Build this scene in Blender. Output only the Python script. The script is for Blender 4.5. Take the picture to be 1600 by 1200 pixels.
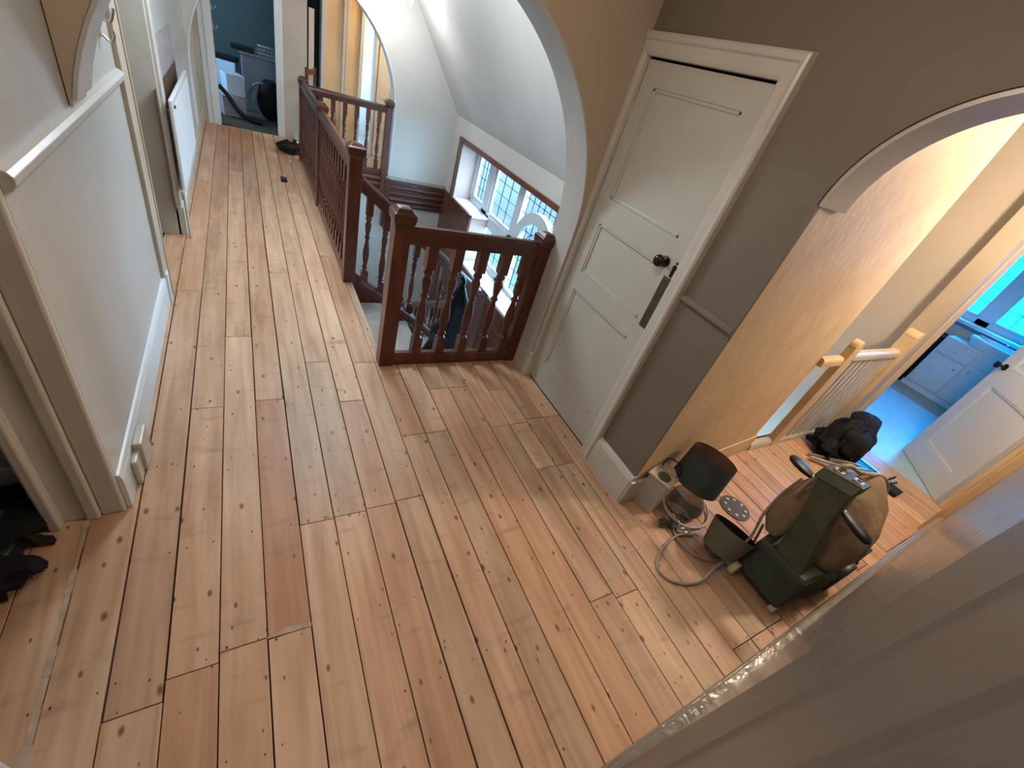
import bpy, bmesh, math, random
from mathutils import Vector, Matrix
random.seed(7)
for o in list(bpy.data.objects): bpy.data.objects.remove(o, do_unlink=True)
S = bpy.context.scene
COL = S.collection
PI = math.pi

# ------------------------------------------------------------------ camera
H = 1.737
cd = bpy.data.cameras.new('camera'); cam = bpy.data.objects.new('camera', cd); COL.objects.link(cam)
cd.sensor_fit = 'HORIZONTAL'; cd.sensor_width = 36; cd.lens = 662.9/1600*36; cd.clip_start = 0.01; cd.clip_end = 200
right = Vector((0.86073921, -0.42787796, 0.27576887))
down = Vector((-0.06474694, -0.62935948, -0.77441235))
fwd = Vector((0.50491173, 0.64871188, -0.56941817))
cam.matrix_world = Matrix(((right.x, -down.x, -fwd.x, 0), (right.y, -down.y, -fwd.y, 0), (right.z, -down.z, -fwd.z, H), (0, 0, 0, 1)))
S.camera = cam

# ------------------------------------------------------------------ view and world
S.view_settings.view_transform = 'Standard'; S.view_settings.look = 'None'
S.view_settings.gamma = 1; S.view_settings.exposure = 0.0
S.view_settings.use_curve_mapping = False
W = bpy.data.worlds.new('sky'); S.world = W; W.use_nodes = True
bg = W.node_tree.nodes['Background']
bg.inputs[0].default_value = (0.40, 0.70, 1.0, 1); bg.inputs[1].default_value = 40.0

def lamp(name, loc, energy, col, radius=0.12):
    l = bpy.data.lights.new(name, 'POINT'); l.energy = energy; l.color = col; l.shadow_soft_size = radius
    o = bpy.data.objects.new(name, l); COL.objects.link(o); o.location = loc; return o
def portal(name, loc, rot, sx, sy):
    l = bpy.data.lights.new(name, 'AREA'); l.shape = 'RECTANGLE'; l.size = sx; l.size_y = sy; l.cycles.is_portal = True
    o = bpy.data.objects.new(name, l); COL.objects.link(o); o.location = loc; o.rotation_euler = rot; return o
L_CORR, L_HALL_FILL, L_STAIR, L_FAR, L_LAND_FILL = 96, 20, 22, 40, 120
lamp('corridor_bulb_light', (3.65, 0.36, 2.25), L_CORR, (1.0, 0.80, 0.58), 0.09)
lamp('hall_fill_light', (0.45, 1.0, 2.25), L_HALL_FILL, (1.0, 0.80, 0.62), 0.1)  # unseen fill lamp added to brighten the near landing
lamp('chandelier_light', (1.60, 6.35, 1.95), L_STAIR, (0.93, 0.96, 1.0), 0.14)
lamp('landing_unseen_light', (0.55, 3.75, 2.22), L_LAND_FILL, (0.80, 0.91, 1.0), 0.3)  # added out-of-view lamp, makes up for weak window daylight
lamp('landing_unseen_light', (2.3, 7.6, 2.1), L_FAR, (1.0, 0.70, 0.38), 0.08)

portal('stair_window_portal', (3.2, 4.5, 0.0), (0, PI/2, 0), 1.7, 4.4)
portal('bathroom_window_portal', (7.75, 1.2, 1.5), (0, PI/2, 0), 1.4, 1.6)

# ------------------------------------------------------------------ materials
def _m(name):
    m = bpy.data.materials.new(name); m.use_nodes = True
    nt = m.node_tree; b = nt.nodes['Principled BSDF']; return m, nt, b
def N(nt, t, **k):
    n = nt.nodes.new(t)
    for a, v in k.items(): setattr(n, a, v)
    return n
def coords(nt, scale=(1, 1, 1)):
    tc = N(nt, 'ShaderNodeTexCoord'); mp = N(nt, 'ShaderNodeMapping')
    nt.links.new(tc.outputs['Object'], mp.inputs[0]); mp.inputs['Scale'].default_value = scale
    return mp.outputs[0]
def paint(name, c, rough=0.5, var=0.12, vscale=3.0, bump=0.1, bscale=40.0, c2=None, metal=0.0, stretch=(1, 1, 1)):
    m, nt, b = _m(name); b.inputs['Roughness'].default_value = rough; b.inputs['Metallic'].default_value = metal
    v = coords(nt, stretch)
    n = N(nt, 'ShaderNodeTexNoise'); n.inputs['Scale'].default_value = vscale; n.inputs['Detail'].default_value = 5
    nt.links.new(v, n.inputs[0])
    r = N(nt, 'ShaderNodeValToRGB'); c2 = c2 or tuple(x*(1-var) for x in c)
    r.color_ramp.elements[0].position = 0.35; r.color_ramp.elements[1].position = 0.65
    r.color_ramp.elements[0].color = (*c2, 1); r.color_ramp.elements[1].color = (*c, 1)
    nt.links.new(n.outputs[0], r.inputs[0]); nt.links.new(r.outputs[0], b.inputs['Base Color'])
    if bump:
        n2 = N(nt, 'ShaderNodeTexNoise'); n2.inputs['Scale'].default_value = bscale; n2.inputs['Detail'].default_value = 3
        nt.links.new(v, n2.inputs[0]); bp = N(nt, 'ShaderNodeBump'); bp.inputs['Strength'].default_value = bump; bp.inputs['Distance'].default_value = 0.01
        nt.links.new(n2.outputs[0], bp.inputs['Height']); nt.links.new(bp.outputs[0], b.inputs['Normal'])
    return m
def wood(name, c, c2, rough=0.35, scale=(1, 1, 1), coat=0.0):
    m, nt, b = _m(name); b.inputs['Roughness'].default_value = rough; b.inputs['Coat Weight'].default_value = coat
    b.inputs['Coat Roughness'].default_value = 0.2
    v = coords(nt, scale)
    n = N(nt, 'ShaderNodeTexNoise'); n.inputs['Scale'].default_value = 14; n.inputs['Detail'].default_value = 6; n.inputs['Distortion'].default_value = 0.6
    nt.links.new(v, n.inputs[0]); r = N(nt, 'ShaderNodeValToRGB')
    r.color_ramp.elements[0].position = 0.3; r.color_ramp.elements[1].position = 0.7
    r.color_ramp.elements[0].color = (*c2, 1); r.color_ramp.elements[1].color = (*c, 1)
    nt.links.new(n.outputs[0], r.inputs[0]); nt.links.new(r.outputs[0], b.inputs['Base Color'])
    bp = N(nt, 'ShaderNodeBump'); bp.inputs['Strength'].default_value = 0.08; bp.inputs['Distance'].default_value = 0.004
    nt.links.new(n.outputs[0], bp.inputs['Height']); nt.links.new(bp.outputs[0], b.inputs['Normal'])
    return m
def pine():
    m, nt, b = _m('sanded_pine'); L = nt.links.new
    tc = N(nt, 'ShaderNodeTexCoord'); at = N(nt, 'ShaderNodeAttribute', attribute_name='board')
    sep = N(nt, 'ShaderNodeSeparateColor'); L(at.outputs['Color'], sep.inputs[0])
    cmb = N(nt, 'ShaderNodeCombineXYZ'); mul = N(nt, 'ShaderNodeMath', operation='MULTIPLY'); mul.inputs[1].default_value = 37.0
    L(sep.outputs[0], mul.inputs[0]); L(mul.outputs[0], cmb.inputs[0]); L(mul.outputs[0], cmb.inputs[2])
    add = N(nt, 'ShaderNodeVectorMath', operation='ADD'); L(tc.outputs['Object'], add.inputs[0]); L(cmb.outputs[0], add.inputs[1])
    # broad grain, stretched along the boards
    mp = N(nt, 'ShaderNodeMapping'); mp.inputs['Scale'].default_value = (22, 1.3, 1); L(add.outputs[0], mp.inputs[0])
    g = N(nt, 'ShaderNodeTexNoise'); g.inputs['Scale'].default_value = 1.0; g.inputs['Detail'].default_value = 6; g.inputs['Distortion'].default_value = 0.7; L(mp.outputs[0], g.inputs[0])
    # blotches left by sanding
    mp2 = N(nt, 'ShaderNodeMapping'); mp2.inputs['Scale'].default_value = (7, 2.2, 1); L(add.outputs[0], mp2.inputs[0])
    bl = N(nt, 'ShaderNodeTexNoise'); bl.inputs['Scale'].default_value = 1.0; bl.inputs['Detail'].default_value = 3; L(mp2.outputs[0], bl.inputs[0])
    r = N(nt, 'ShaderNodeValToRGB'); e = r.color_ramp.elements
    e[0].position = 0.30; e[0].color = (0.42, 0.245, 0.145, 1); e[1].position = 0.70; e[1].color = (0.74, 0.53, 0.37, 1)
    mid = e.new(0.5); mid.color = (0.60, 0.385, 0.245, 1)
    mx = N(nt, 'ShaderNodeMix', data_type='FLOAT'); mx.inputs[0].default_value = 0.6
    L(bl.outputs[0], mx.inputs[2]); L(g.outputs[0], mx.inputs[3]); L(mx.outputs[0], r.inputs[0])
    # per board tint: green channel = brightness, blue channel = redness
    hv = N(nt, 'ShaderNodeHueSaturation'); L(r.outputs[0], hv.inputs['Color'])
    mr = N(nt, 'ShaderNodeMapRange'); mr.inputs[3].default_value = 0.80; mr.inputs[4].default_value = 1.14; L(sep.outputs[1], mr.inputs[0]); L(mr.outputs[0], hv.inputs['Value'])
    red = N(nt, 'ShaderNodeMix', data_type='RGBA', blend_type='MULTIPLY'); L(sep.outputs[2], red.inputs[0]); L(hv.outputs[0], red.inputs[6]); red.inputs[7].default_value = (1.0, 0.72, 0.58, 1)
    # knots
    mp3 = N(nt, 'ShaderNodeMapping'); mp3.inputs['Scale'].default_value = (10.0, 5.5, 1); L(add.outputs[0], mp3.inputs[0])
    wob = N(nt, 'ShaderNodeTexNoise'); wob.inputs['Scale'].default_value = 6; L(add.outputs[0], wob.inputs[0])
    wa = N(nt, 'ShaderNodeVectorMath', operation='SCALE'); wa.inputs['Scale'].default_value = 0.12; L(wob.outputs[1], wa.inputs[0])
    wb = N(nt, 'ShaderNodeVectorMath', operation='ADD'); L(mp3.outputs[0], wb.inputs[0]); L(wa.outputs[0], wb.inputs[1])
    vo = N(nt, 'ShaderNodeTexVoronoi', voronoi_dimensions='2D'); vo.inputs['Scale'].default_value = 1.0; vo.inputs['Randomness'].default_value = 1.0; L(wb.outputs[0], vo.inputs[0])
    sz = N(nt, 'ShaderNodeSeparateColor'); L(vo.outputs['Color'], sz.inputs[0])
    szr = N(nt, 'ShaderNodeMapRange'); szr.inputs[1].default_value = 0.25; szr.inputs[2].default_value = 1.0; szr.inputs[3].default_value = 0.01; szr.inputs[4].default_value = 0.11; L(sz.outputs[0], szr.inputs[0])
    dv = N(nt, 'ShaderNodeMath', operation='DIVIDE'); L(vo.outputs['Distance'], dv.inputs[0]); L(szr.outputs[0], dv.inputs[1])
    kr = N(nt, 'ShaderNodeValToRGB'); kr.color_ramp.elements[0].position = 0.35; kr.color_ramp.elements[0].color = (0.9, 0.9, 0.9, 1); kr.color_ramp.elements[1].position = 1.0; kr.color_ramp.elements[1].color = (0, 0, 0, 1)
    k2 = kr.color_ramp.elements.new(0.75); k2.color = (0.45, 0.45, 0.45, 1)
    L(dv.outputs[0], kr.inputs[0])
    kn = N(nt, 'ShaderNodeMix', data_type='RGBA'); L(kr.outputs[0], kn.inputs[0]); L(red.outputs[2], kn.inputs[6]); kn.inputs[7].default_value = (0.15, 0.065, 0.035, 1)
    # grey worn smears across the joists
    sm = N(nt, 'ShaderNodeTexNoise'); sm.inputs['Scale'].default_value = 1.0; sm.inputs['Detail'].default_value = 4
    mp4 = N(nt, 'ShaderNodeMapping'); mp4.inputs['Scale'].default_value = (5, 16, 1); L(add.outputs[0], mp4.inputs[0]); L(mp4.outputs[0], sm.inputs[0])
    sr = N(nt, 'ShaderNodeValToRGB'); sr.color_ramp.elements[0].position = 0.60; sr.color_ramp.elements[0].color = (0, 0, 0, 1); sr.color_ramp.elements[1].position = 0.80; sr.color_ramp.elements[1].color = (0.5, 0.5, 0.5, 1)
    L(sm.outputs[0], sr.inputs[0])
    fin = N(nt, 'ShaderNodeMix', data_type='RGBA'); L(sr.outputs[0], fin.inputs[0]); L(kn.outputs[2], fin.inputs[6]); fin.inputs[7].default_value = (0.22, 0.14, 0.10, 1)
    L(fin.outputs[2], b.inputs['Base Color'])
    rr = N(nt, 'ShaderNodeMapRange'); rr.inputs[3].default_value = 0.38; rr.inputs[4].default_value = 0.55; L(bl.outputs[0], rr.inputs[0]); L(rr.outputs[0], b.inputs['Roughness'])
    bp = N(nt, 'ShaderNodeBump'); bp.inputs['Strength'].default_value = 0.12; bp.inputs['Distance'].default_value = 0.003; L(g.outputs[0], bp.inputs['Height']); L(bp.outputs[0], b.inputs['Normal'])
    return m
def glass(name, tint=(0.95, 0.98, 1.0), gloss=0.07):
    m, nt, b = _m(name); nt.nodes.remove(b); out = nt.nodes['Material Output']
    t = N(nt, 'ShaderNodeBsdfTransparent'); t.inputs[0].default_value = (*tint, 1)
    g = N(nt, 'ShaderNodeBsdfGlossy'); g.inputs['Roughness'].default_value = 0.03
    mx = N(nt, 'ShaderNodeMixShader'); mx.inputs[0].default_value = gloss
    nt.links.new(t.outputs[0], mx.inputs[1]); nt.links.new(g.outputs[0], mx.inputs[2]); nt.links.new(mx.outputs[0], out.inputs[0]); return m
def emit(name, c, s):
    m, nt, b = _m(name); b.inputs['Base Color'].default_value = (*c, 1); b.inputs['Emission Color'].default_value = (*c, 1); b.inputs['Emission Strength'].default_value = s; return m

M = dict(
    pine=pine(),
    gap=paint('dark_subfloor', (0.018, 0.012, 0.009), 0.9, bump=0),
    nail=paint('rusty_nail_hole', (0.05, 0.03, 0.02), 0.7, bump=0),
    filler=paint('pale_filler', (0.60, 0.45, 0.32), 0.7, var=0.3, vscale=20),
    cream=paint('aged_cream_wall', (0.50, 0.465, 0.41), 0.55, var=0.10, vscale=2.0, bump=0.12, bscale=25),
    taupe=paint('taupe_wall_lit', (0.50, 0.42, 0.32), 0.55, var=0.10, vscale=2.0, bump=0.12, bscale=25),  # taupe paint lightened for the light reaching the arch face
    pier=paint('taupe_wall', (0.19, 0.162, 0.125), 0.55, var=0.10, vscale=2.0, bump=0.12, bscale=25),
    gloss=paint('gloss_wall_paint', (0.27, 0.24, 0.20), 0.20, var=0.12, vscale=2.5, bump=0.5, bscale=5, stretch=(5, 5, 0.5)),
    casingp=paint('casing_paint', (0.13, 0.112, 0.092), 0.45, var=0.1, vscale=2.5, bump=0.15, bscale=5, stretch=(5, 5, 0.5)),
    leftwall=paint('left_wall_paint', (0.52, 0.52, 0.50), 0.32, var=0.10, vscale=2.0, bump=0.2, bscale=14),
    yellow=paint('peach_plaster', (0.72, 0.54, 0.33), 0.6, var=0.2, vscale=5.0, bump=0.3, bscale=18, c2=(0.64, 0.47, 0.275)),
    white=paint('white_gloss', (0.60, 0.575, 0.52), 0.3, var=0.06, vscale=5, bump=0.06, bscale=30),
    doorw=paint('door_white', (0.55, 0.55, 0.49), 0.35, var=0.05, vscale=5, bump=0.05, bscale=20),
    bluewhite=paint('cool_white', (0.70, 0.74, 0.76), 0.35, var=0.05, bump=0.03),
    pinkreveal=paint('pink_reveal', (0.62, 0.42, 0.36), 0.6, var=0.1),
    stairwall=paint('stairwell_wall', (0.60, 0.575, 0.53), 0.6, var=0.08, vscale=1.5, bump=0.1),
    mahog=wood('mahogany', (0.13, 0.030, 0.014), (0.055, 0.013, 0.008), 0.28, (1, 1, 0.25), 0.25),
    mahogh=wood('mahogany_rail', (0.10, 0.028, 0.016), (0.045, 0.014, 0.010), 0.3, (0.3, 0.3, 1), 0.25),
    panelw=wood('stair_panel_wood', (0.17, 0.055, 0.028), (0.09, 0.03, 0.018), 0.32, (1, 0.3, 1), 0.2),
    tread=paint('worn_tread', (0.42, 0.38, 0.35), 0.45, var=0.25, vscale=6),
    riser=paint('brown_riser', (0.20, 0.12, 0.09), 0.6),
    lead=paint('lead_came', (0.03, 0.04, 0.045), 0.5, bump=0),
    glass=glass('window_glass'), frosted=glass('daylight_tinted_glass', (0.06, 0.72, 1.0)),  # bathroom pane tinted blue to colour the daylight it passes
    brass=paint('aged_brass', (0.16, 0.13, 0.075), 0.35, metal=0.85, var=0.3, vscale=20, bump=0.1),
    brassdark=paint('dark_bronze', (0.05, 0.035, 0.025), 0.28, metal=0.8, bump=0),
    steel=paint('steel', (0.55, 0.55, 0.54), 0.25, metal=0.9, bump=0),
    chrome=paint('chrome', (0.8, 0.8, 0.8), 0.1, metal=1.0, bump=0),
    black=paint('black_plastic', (0.010, 0.010, 0.011), 0.38, bump=0.05),
    blackm=paint('matt_black', (0.008, 0.008, 0.009), 0.8, bump=0.1),
    blackfab=paint('black_fabric', (0.012, 0.012, 0.017), 0.75, bump=0.4, bscale=60),
    blackbag=paint('black_sheet', (0.008, 0.009, 0.013), 0.3, bump=0.5, bscale=8),
    teal=paint('teal_lampshade', (0.050, 0.075, 0.078), 0.85, bump=0.3, bscale=150),
    shadein=paint('shade_lining', (0.20, 0.13, 0.10), 0.8),
    sage=paint('sage_shade', (0.17, 0.165, 0.12), 0.8, bump=0.3, bscale=150),
    lampglass=paint('smoked_glass_bottle', (0.45, 0.42, 0.38), 0.05, bump=0, metal=0.0),
    green=paint('machine_green', (0.040, 0.058, 0.038), 0.42, var=0.35, vscale=14, bump=0.15),
    greenl=paint('machine_green_light', (0.085, 0.105, 0.075), 0.45, var=0.3, vscale=14),
    dustbag=paint('dust_bag_cloth', (0.36, 0.27, 0.18), 0.9, var=0.4, vscale=7, bump=1.0, bscale=14, c2=(0.22, 0.15, 0.09)),
    cable=paint('grey_cable', (0.42, 0.36, 0.29), 0.5, bump=0),
    heater=paint('heater_white', (0.52, 0.52, 0.52), 0.4, bump=0.02),
    heatertop=paint('heater_top', (0.66, 0.60, 0.46), 0.4, bump=0.02),
    vent=paint('dark_vent', (0.10, 0.09, 0.085), 0.6, bump=0.5, bscale=120),
    paper=paint('pale_card', (0.55, 0.62, 0.72), 0.6, bump=0),
    chestp=paint('grey_blue_paint', (0.20, 0.22, 0.26), 0.5, bump=0),
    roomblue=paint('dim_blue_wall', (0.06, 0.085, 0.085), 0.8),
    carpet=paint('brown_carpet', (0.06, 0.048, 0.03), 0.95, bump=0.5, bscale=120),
    yelstrap=paint('strap_webbing', (0.55, 0.48, 0.22), 0.7, bump=0),
    brick=paint('neighbour_wall', (0.035, 0.038, 0.050), 0.9, var=0.2, vscale=4, stretch=(1, 1, 8)),
    leaf=paint('hedge_leaf', (0.022, 0.060, 0.025), 0.7, var=0.5, vscale=9, bump=0.8),
    grass=paint('lawn', (0.03, 0.06, 0.03), 0.9, var=0.4, vscale=12),
    tile=paint('lino_blue_cast', (0.42, 0.60, 0.70), 0.4, var=0.12, vscale=9),  # blue of the window light is mixed into the floor colour
    backwall=paint('peach_cream_wall', (0.56, 0.49, 0.41), 0.6, var=0.06, vscale=1.5),
    patch=paint('bare_plaster', (0.38, 0.34, 0.36), 0.85, var=0.25, vscale=12),
    brownpatch=paint('unpainted_plaster', (0.10, 0.060, 0.035), 0.85, var=0.3, vscale=8),
    crystal=emit('lit_crystal', (1.0, 0.95, 0.85), 3.0),
    bulb=emit('warm_bulb', (1.0, 0.75, 0.45), 12.0),
    beige=paint('beige_mat', (0.45, 0.42, 0.33), 0.9),
)

M['lampglass'].node_tree.nodes['Principled BSDF'].inputs['Transmission Weight'].default_value = 0.75
for k_ in ('black', 'blackm', 'blackfab', 'blackbag'): M[k_].node_tree.nodes['Principled BSDF'].inputs['Specular IOR Level'].default_value = 0.22
# ------------------------------------------------------------------ mesh helper
class MB:
    def __init__(s): s.bm = bmesh.new()
    def box(s, x0, x1, y0, y1, z0, z1, mi=0):
        v = [s.bm.verts.new((x, y, z)) for x in (x0, x1) for y in (y0, y1) for z in (z0, z1)]
        for f in ((0, 1, 3, 2), (4, 6, 7, 5), (0, 4, 5, 1), (2, 3, 7, 6), (0, 2, 6, 4), (1, 5, 7, 3)):
            s.bm.faces.new([v[i] for i in f]).material_index = mi
        return v
    def xbox(s, c, size, mtx=None):
        v = s.box(-size[0]/2, size[0]/2, -size[1]/2, size[1]/2, -size[2]/2, size[2]/2)
        T = Matrix.Translation(c) @ (mtx.to_4x4() if mtx else Matrix())
        for q in v: q.co = T @ q.co
        return v
    def prism(s, poly, axis, a0, a1):
        def P(u, w, a):
            return {'x': (a, u, w), 'y': (u, a, w), 'z': (u, w, a)}[axis]
        A = [s.bm.verts.new(P(u, w, a0)) for u, w in poly]; B = [s.bm.verts.new(P(u, w, a1)) for u, w in poly]
        s.bm.faces.new(A); s.bm.faces.new(B[::-1]); n = len(poly)
        for i in range(n): s.bm.faces.new((A[i], B[i], B[(i+1) % n], A[(i+1) % n]))
    def loft(s, rings, cap=True, closed=True):
        R = [[s.bm.verts.new(p) for p in r] for r in rings]; n = len(R[0])
        for a, b in zip(R, R[1:]):
            for i in range(n if closed else n-1): s.bm.faces.new((a[i], a[(i+1) % n], b[(i+1) % n], b[i]))
        if cap: s.bm.faces.new(R[0][::-1]); s.bm.faces.new(R[-1])
        return R
    def lathe(s, prof, c=(0, 0, 0), n=24, mtx=None, cap=True, sx=1, sy=1):
        T = Matrix.Translation(c) @ (mtx.to_4x4() if mtx else Matrix())
        s.loft([[T @ Vector((r*sx*math.cos(2*PI*i/n), r*sy*math.sin(2*PI*i/n), z)) for i in range(n)] for r, z in prof], cap)
    def tube(s, pts, r, n=8, cap=True):
        pts = [Vector(p) for p in pts]; rings = []
        up = Vector((0, 0, 1))
        rad = r if isinstance(r, (list, tuple)) else [r]*len(pts)
        t0 = (pts[1]-pts[0]).normalized(); a = t0.orthogonal().normalized()
        for i, p in enumerate(pts):
            t = (pts[min(i+1, len(pts)-1)]-pts[max(i-1, 0)]).normalized()
            a = (a - t*a.dot(t)); a = a.normalized() if a.length > 1e-6 else t.orthogonal().normalized(); b = t.cross(a)
            rings.append([p+(a*math.cos(2*PI*k/n)+b*math.sin(2*PI*k/n))*rad[i] for k in range(n)])
        s.loft(rings, cap)
    def curve(s, pts, r, n=8, sub=6):
        P = [Vector(p) for p in pts]; P = [P[0]*2-P[1]]+P+[P[-1]*2-P[-2]]; out = []
        for i in range(1, len(P)-2):
            for k in range(sub):
                t = k/sub; a, b, c, d = P[i-1:i+3]
                out.append(0.5*((2*b)+(c-a)*t+(2*a-5*b+4*c-d)*t*t+(3*b-a-3*c+d)*t**3))
        out.append(P[-2]); s.tube(out, r, n)
    def blob(s, c, r, n=20, m=12, noise=0.0, seed=0, mtx=None, flat=None):
        rnd = random.Random(seed); ph = [rnd.uniform(0, 6.28) for _ in range(12)]
        rings = []
        for j in range(1, m):
            th = PI*j/m; ring = []
            for i in range(n):
                a = 2*PI*i/n; d = Vector((math.sin(th)*math.cos(a), math.sin(th)*math.sin(a), -math.cos(th)))
                k = 1+noise*(math.sin(3*a+ph[0]+2*d.z)+0.7*math.sin(5*a+ph[1]-4*d.z)+0.6*math.sin(7*d.z+ph[2]+2*a)+0.5*math.sin(9*a+ph[3]+6*d.z))*0.4
                p = Vector((d.x*r[0]*k, d.y*r[1]*k, d.z*r[2]*k))
                if flat is not None: p.z = max(p.z, flat)
                if mtx: p = mtx @ p
                ring.append(p+Vector(c))
            rings.append(ring)
        s.loft(rings, True)
    def build(s, name, mat, parent=None, smooth=False, bevel=0.0, seg=2, mats=None):
        bmesh.ops.recalc_face_normals(s.bm, faces=s.bm.faces)
        me = bpy.data.meshes.new(name); s.bm.to_mesh(me); s.bm.free()
        for mm in (mats or [mat]): me.materials.append(mm)
        o = bpy.data.objects.new(name, me); COL.objects.link(o)
        if parent: o.parent = parent
        if smooth:
            for p in me.polygons: p.use_smooth = True
        if bevel:
            b = o.modifiers.new('bevel', 'BEVEL'); b.width = bevel; b.segments = seg; b.limit_method = 'ANGLE'; b.angle_limit = math.radians(40)
        if smooth: 
            w = o.modifiers.new('ws', 'WEIGHTED_NORMAL') if bevel else None
            try: me.set_sharp_from_angle(angle=math.radians(45))
            except Exception: pass
        return o
def tag(o, label=None, cat=None, group=None, kind=None):
    if label: o['label'] = label
    if cat: o['category'] = cat
    if group: o['group'] = group
    if kind: o['kind'] = kind
    return o
def thing(name, label, cat, loc=(0, 0, 0), rz=0.0, group=None):
    o = bpy.data.objects.new(name, None); COL.objects.link(o); o.location = loc; o.rotation_euler = (0, 0, rz)
    o.empty_display_size = 0.1
    return tag(o, label, cat, group)
def struct(name, mb, m, label=None, cat=None, **k):
    o = mb.build(name, m, **k); return tag(o, label, cat, None, 'structure')
def sbox(name, m, x0, x1, y0, y1, z0, z1, label, cat, **k):
    b = MB(); b.box(x0, x1, y0, y1, z0, z1); return struct(name, b, m, label, cat, **k)

# ------------------------------------------------------------------ floor: sanded boards
PITCH = 0.1373; X0 = -0.455
JOISTS = [-0.3, 0.06, 0.44, 0.75, 1.19, 1.60, 1.96, 2.31, 2.62, 3.18, 3.52, 3.9, 4.5, 5.0, 5.5, 6.0, 6.5, 7.0, 7.5, 8.0, 8.5]
J = {-1: [2.62], 0: [0.668, 3.18, 5.5], 1: [0.727, 1.972, 4.5], 2: [0.757, 2.615, 6.0], 3: [0.75, 2.0, 4.5], 4: [1.175, 3.52],
     5: [1.18, 2.325, 6.56], 6: [1.19, 1.937, 5.5], 7: [1.20, 2.30, 3.9], 8: [1.61], 9: [1.61], 10: [1.99], 11: [1.99],
     12: [0.466, 1.59], 13: [0.44, 1.218, 1.593, 1.93], 14: [1.216, 1.62], 15: [1.62]}
def boards(name, cols, y_of, label, z=0.0, nails=True):
    bm = bmesh.new(); layer = bm.loops.layers.float_color.new('board'); rnd = random.Random(11); nl = []
    for k in cols:
        yr = y_of(k)
        if yr is None: continue
        ya, yb = yr; xa = X0+k*PITCH; xb = xa+PITCH
        if k == 8 and ya >= 2.29: xb = 0.70
        js = [j for j in J.get(k, [rnd.choice(JOISTS[1:5]), rnd.choice(JOISTS[6:10]), rnd.choice(JOISTS[12:])]) if ya+0.1 < j < yb-0.1]
        ys = [ya]+js+[yb]
        for a, b in zip(ys, ys[1:]):
            g = rnd.choice([0.0013, 0.0019, 0.0026, 0.0036]); ch = 0.0016; zt = z+rnd.uniform(-0.0008, 0.0008)
            col = [rnd.random(), rnd.uniform(0.2, 1.0), rnd.choice([0, 0, 0.1, 0.25, 0.4]), 1]
            if k == 3 and 0.7 < a < 0.8: col = [0.3, 0.15, 0.75, 1]
            if k == 2 and a < 2.0 and b < 2.8 and a > 0.7: col = [0.7, 0.85, 0.0, 1]
            if k == 6 and 0.7 < b < 1.3: col[2] = 0.35
            x1, x2, y1, y2 = xa+g, xb-g, a+0.0016, b-0.0016
            lo = [(x1, y1, z-0.02), (x2, y1, z-0.02), (x2, y2, z-0.02), (x1, y2, z-0.02)]
            md = [(p[0], p[1], zt-ch) for p in lo]
            tp = [(x1+ch, y1+ch*0.5, zt), (x2-ch, y1+ch*0.5, zt), (x2-ch, y2-ch*0.5, zt), (x1+ch, y2-ch*0.5, zt)]
            V = [[bm.verts.new(p) for p in r] for r in (lo, md, tp)]; fs = [bm.faces.new(V[2])]
            for r in (0, 1):
                for i in range(4): fs.append(bm.faces.new((V[r][i], V[r][(i+1) % 4], V[r+1][(i+1) % 4], V[r+1][i])))
            for f in fs:
                for l in f.loops: l[layer] = col
        if nails:
            for jy in [q for q in JOISTS if ya < q < yb]+js:
                for fx in (0.2, 0.8):
                    if rnd.random() < 0.55: nl.append((xa+PITCH*fx+rnd.uniform(-0.012, 0.012), jy+rnd.uniform(-0.02, 0.02), rnd.uniform(0.0022, 0.0042)))
    for (x, y, r) in nl:
        vs = [bm.verts.new((x+r*math.cos(t*PI/4)*0.8, y+r*1.3*math.sin(t*PI/4), z+0.0012)) for t in range(8)]
        f = bm.faces.new(vs); f.material_index = 1
    bmesh.ops.recalc_face_normals(bm, faces=bm.faces)
    me = bpy.data.meshes.new(name); bm.to_mesh(me); bm.free(); me.materials.append(M['pine']); me.materials.append(M['nail'])
    o = bpy.data.objects.new(name, me); COL.objects.link(o); return tag(o, label, 'floor', None, 'structure')
def yr(k):
    x = X0+k*PITCH
    if k <= -2: return (-1.3, 1.56)
    if k < 8: return (-1.3, 8.1)
    if k == 8: return (-1.3, 2.30)
    if k <= 15: return (-0.3, 2.30)
    if x < 4.62: return (-0.3, 1.10)
boards('floor', range(-16, 37), yr, 'bare sanded pine floorboards running along the landing with dark gaps and knots')
def yr2(k): return (3.4, 6.9) if k == 8 else None
def bare(name, x0, x1, y0, y1): sbox(name, M['gap'], x0, x1, y0, y1, -0.05, -0.018, 'dark subfloor under the pine boards', 'subfloor')
bare('floor_underlay', -2.6, 0.68, -1.3, 8.2); bare('floor_underlay', 0.68, 1.9, -1.3, 2.3); bare('floor_underlay', 1.9, 4.62, -0.3, 1.12)
b = MB(); b.box(0.643, 0.70, 2.30, 6.95, -0.03, 0.0); struct('floor_nosing', b, M['pine'], 'pine nosing strip along the open edge of the landing', 'floor edge', bevel=0.006)
bm2 = MB()
for i in range(14):
    y = 0.25+i*0.085; w = 0.008+0.004*math.sin(i*2.1)+(0.006 if 3 < i < 6 else 0)
    bm2.box(-0.597-w, -0.597+w*0.6, y, y+0.0845, -0.004, 0.0016)
struct('floor_filler_strip', bm2, M['filler'], 'pale filler strip between two boards in the left doorway', 'floor strip')
b = MB(); b.tube([(0.233, 0.76, 0.0), (0.0, 0.745, 0.0)][::-1], 0.001)
b.bm.free()
b = MB(); b.prism([(-0.045, 0.752), (0.094, 0.748), (0.094, 0.762), (0.02, 0.770), (-0.045, 0.757)], 'z', -0.004, 0.0018)
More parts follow.
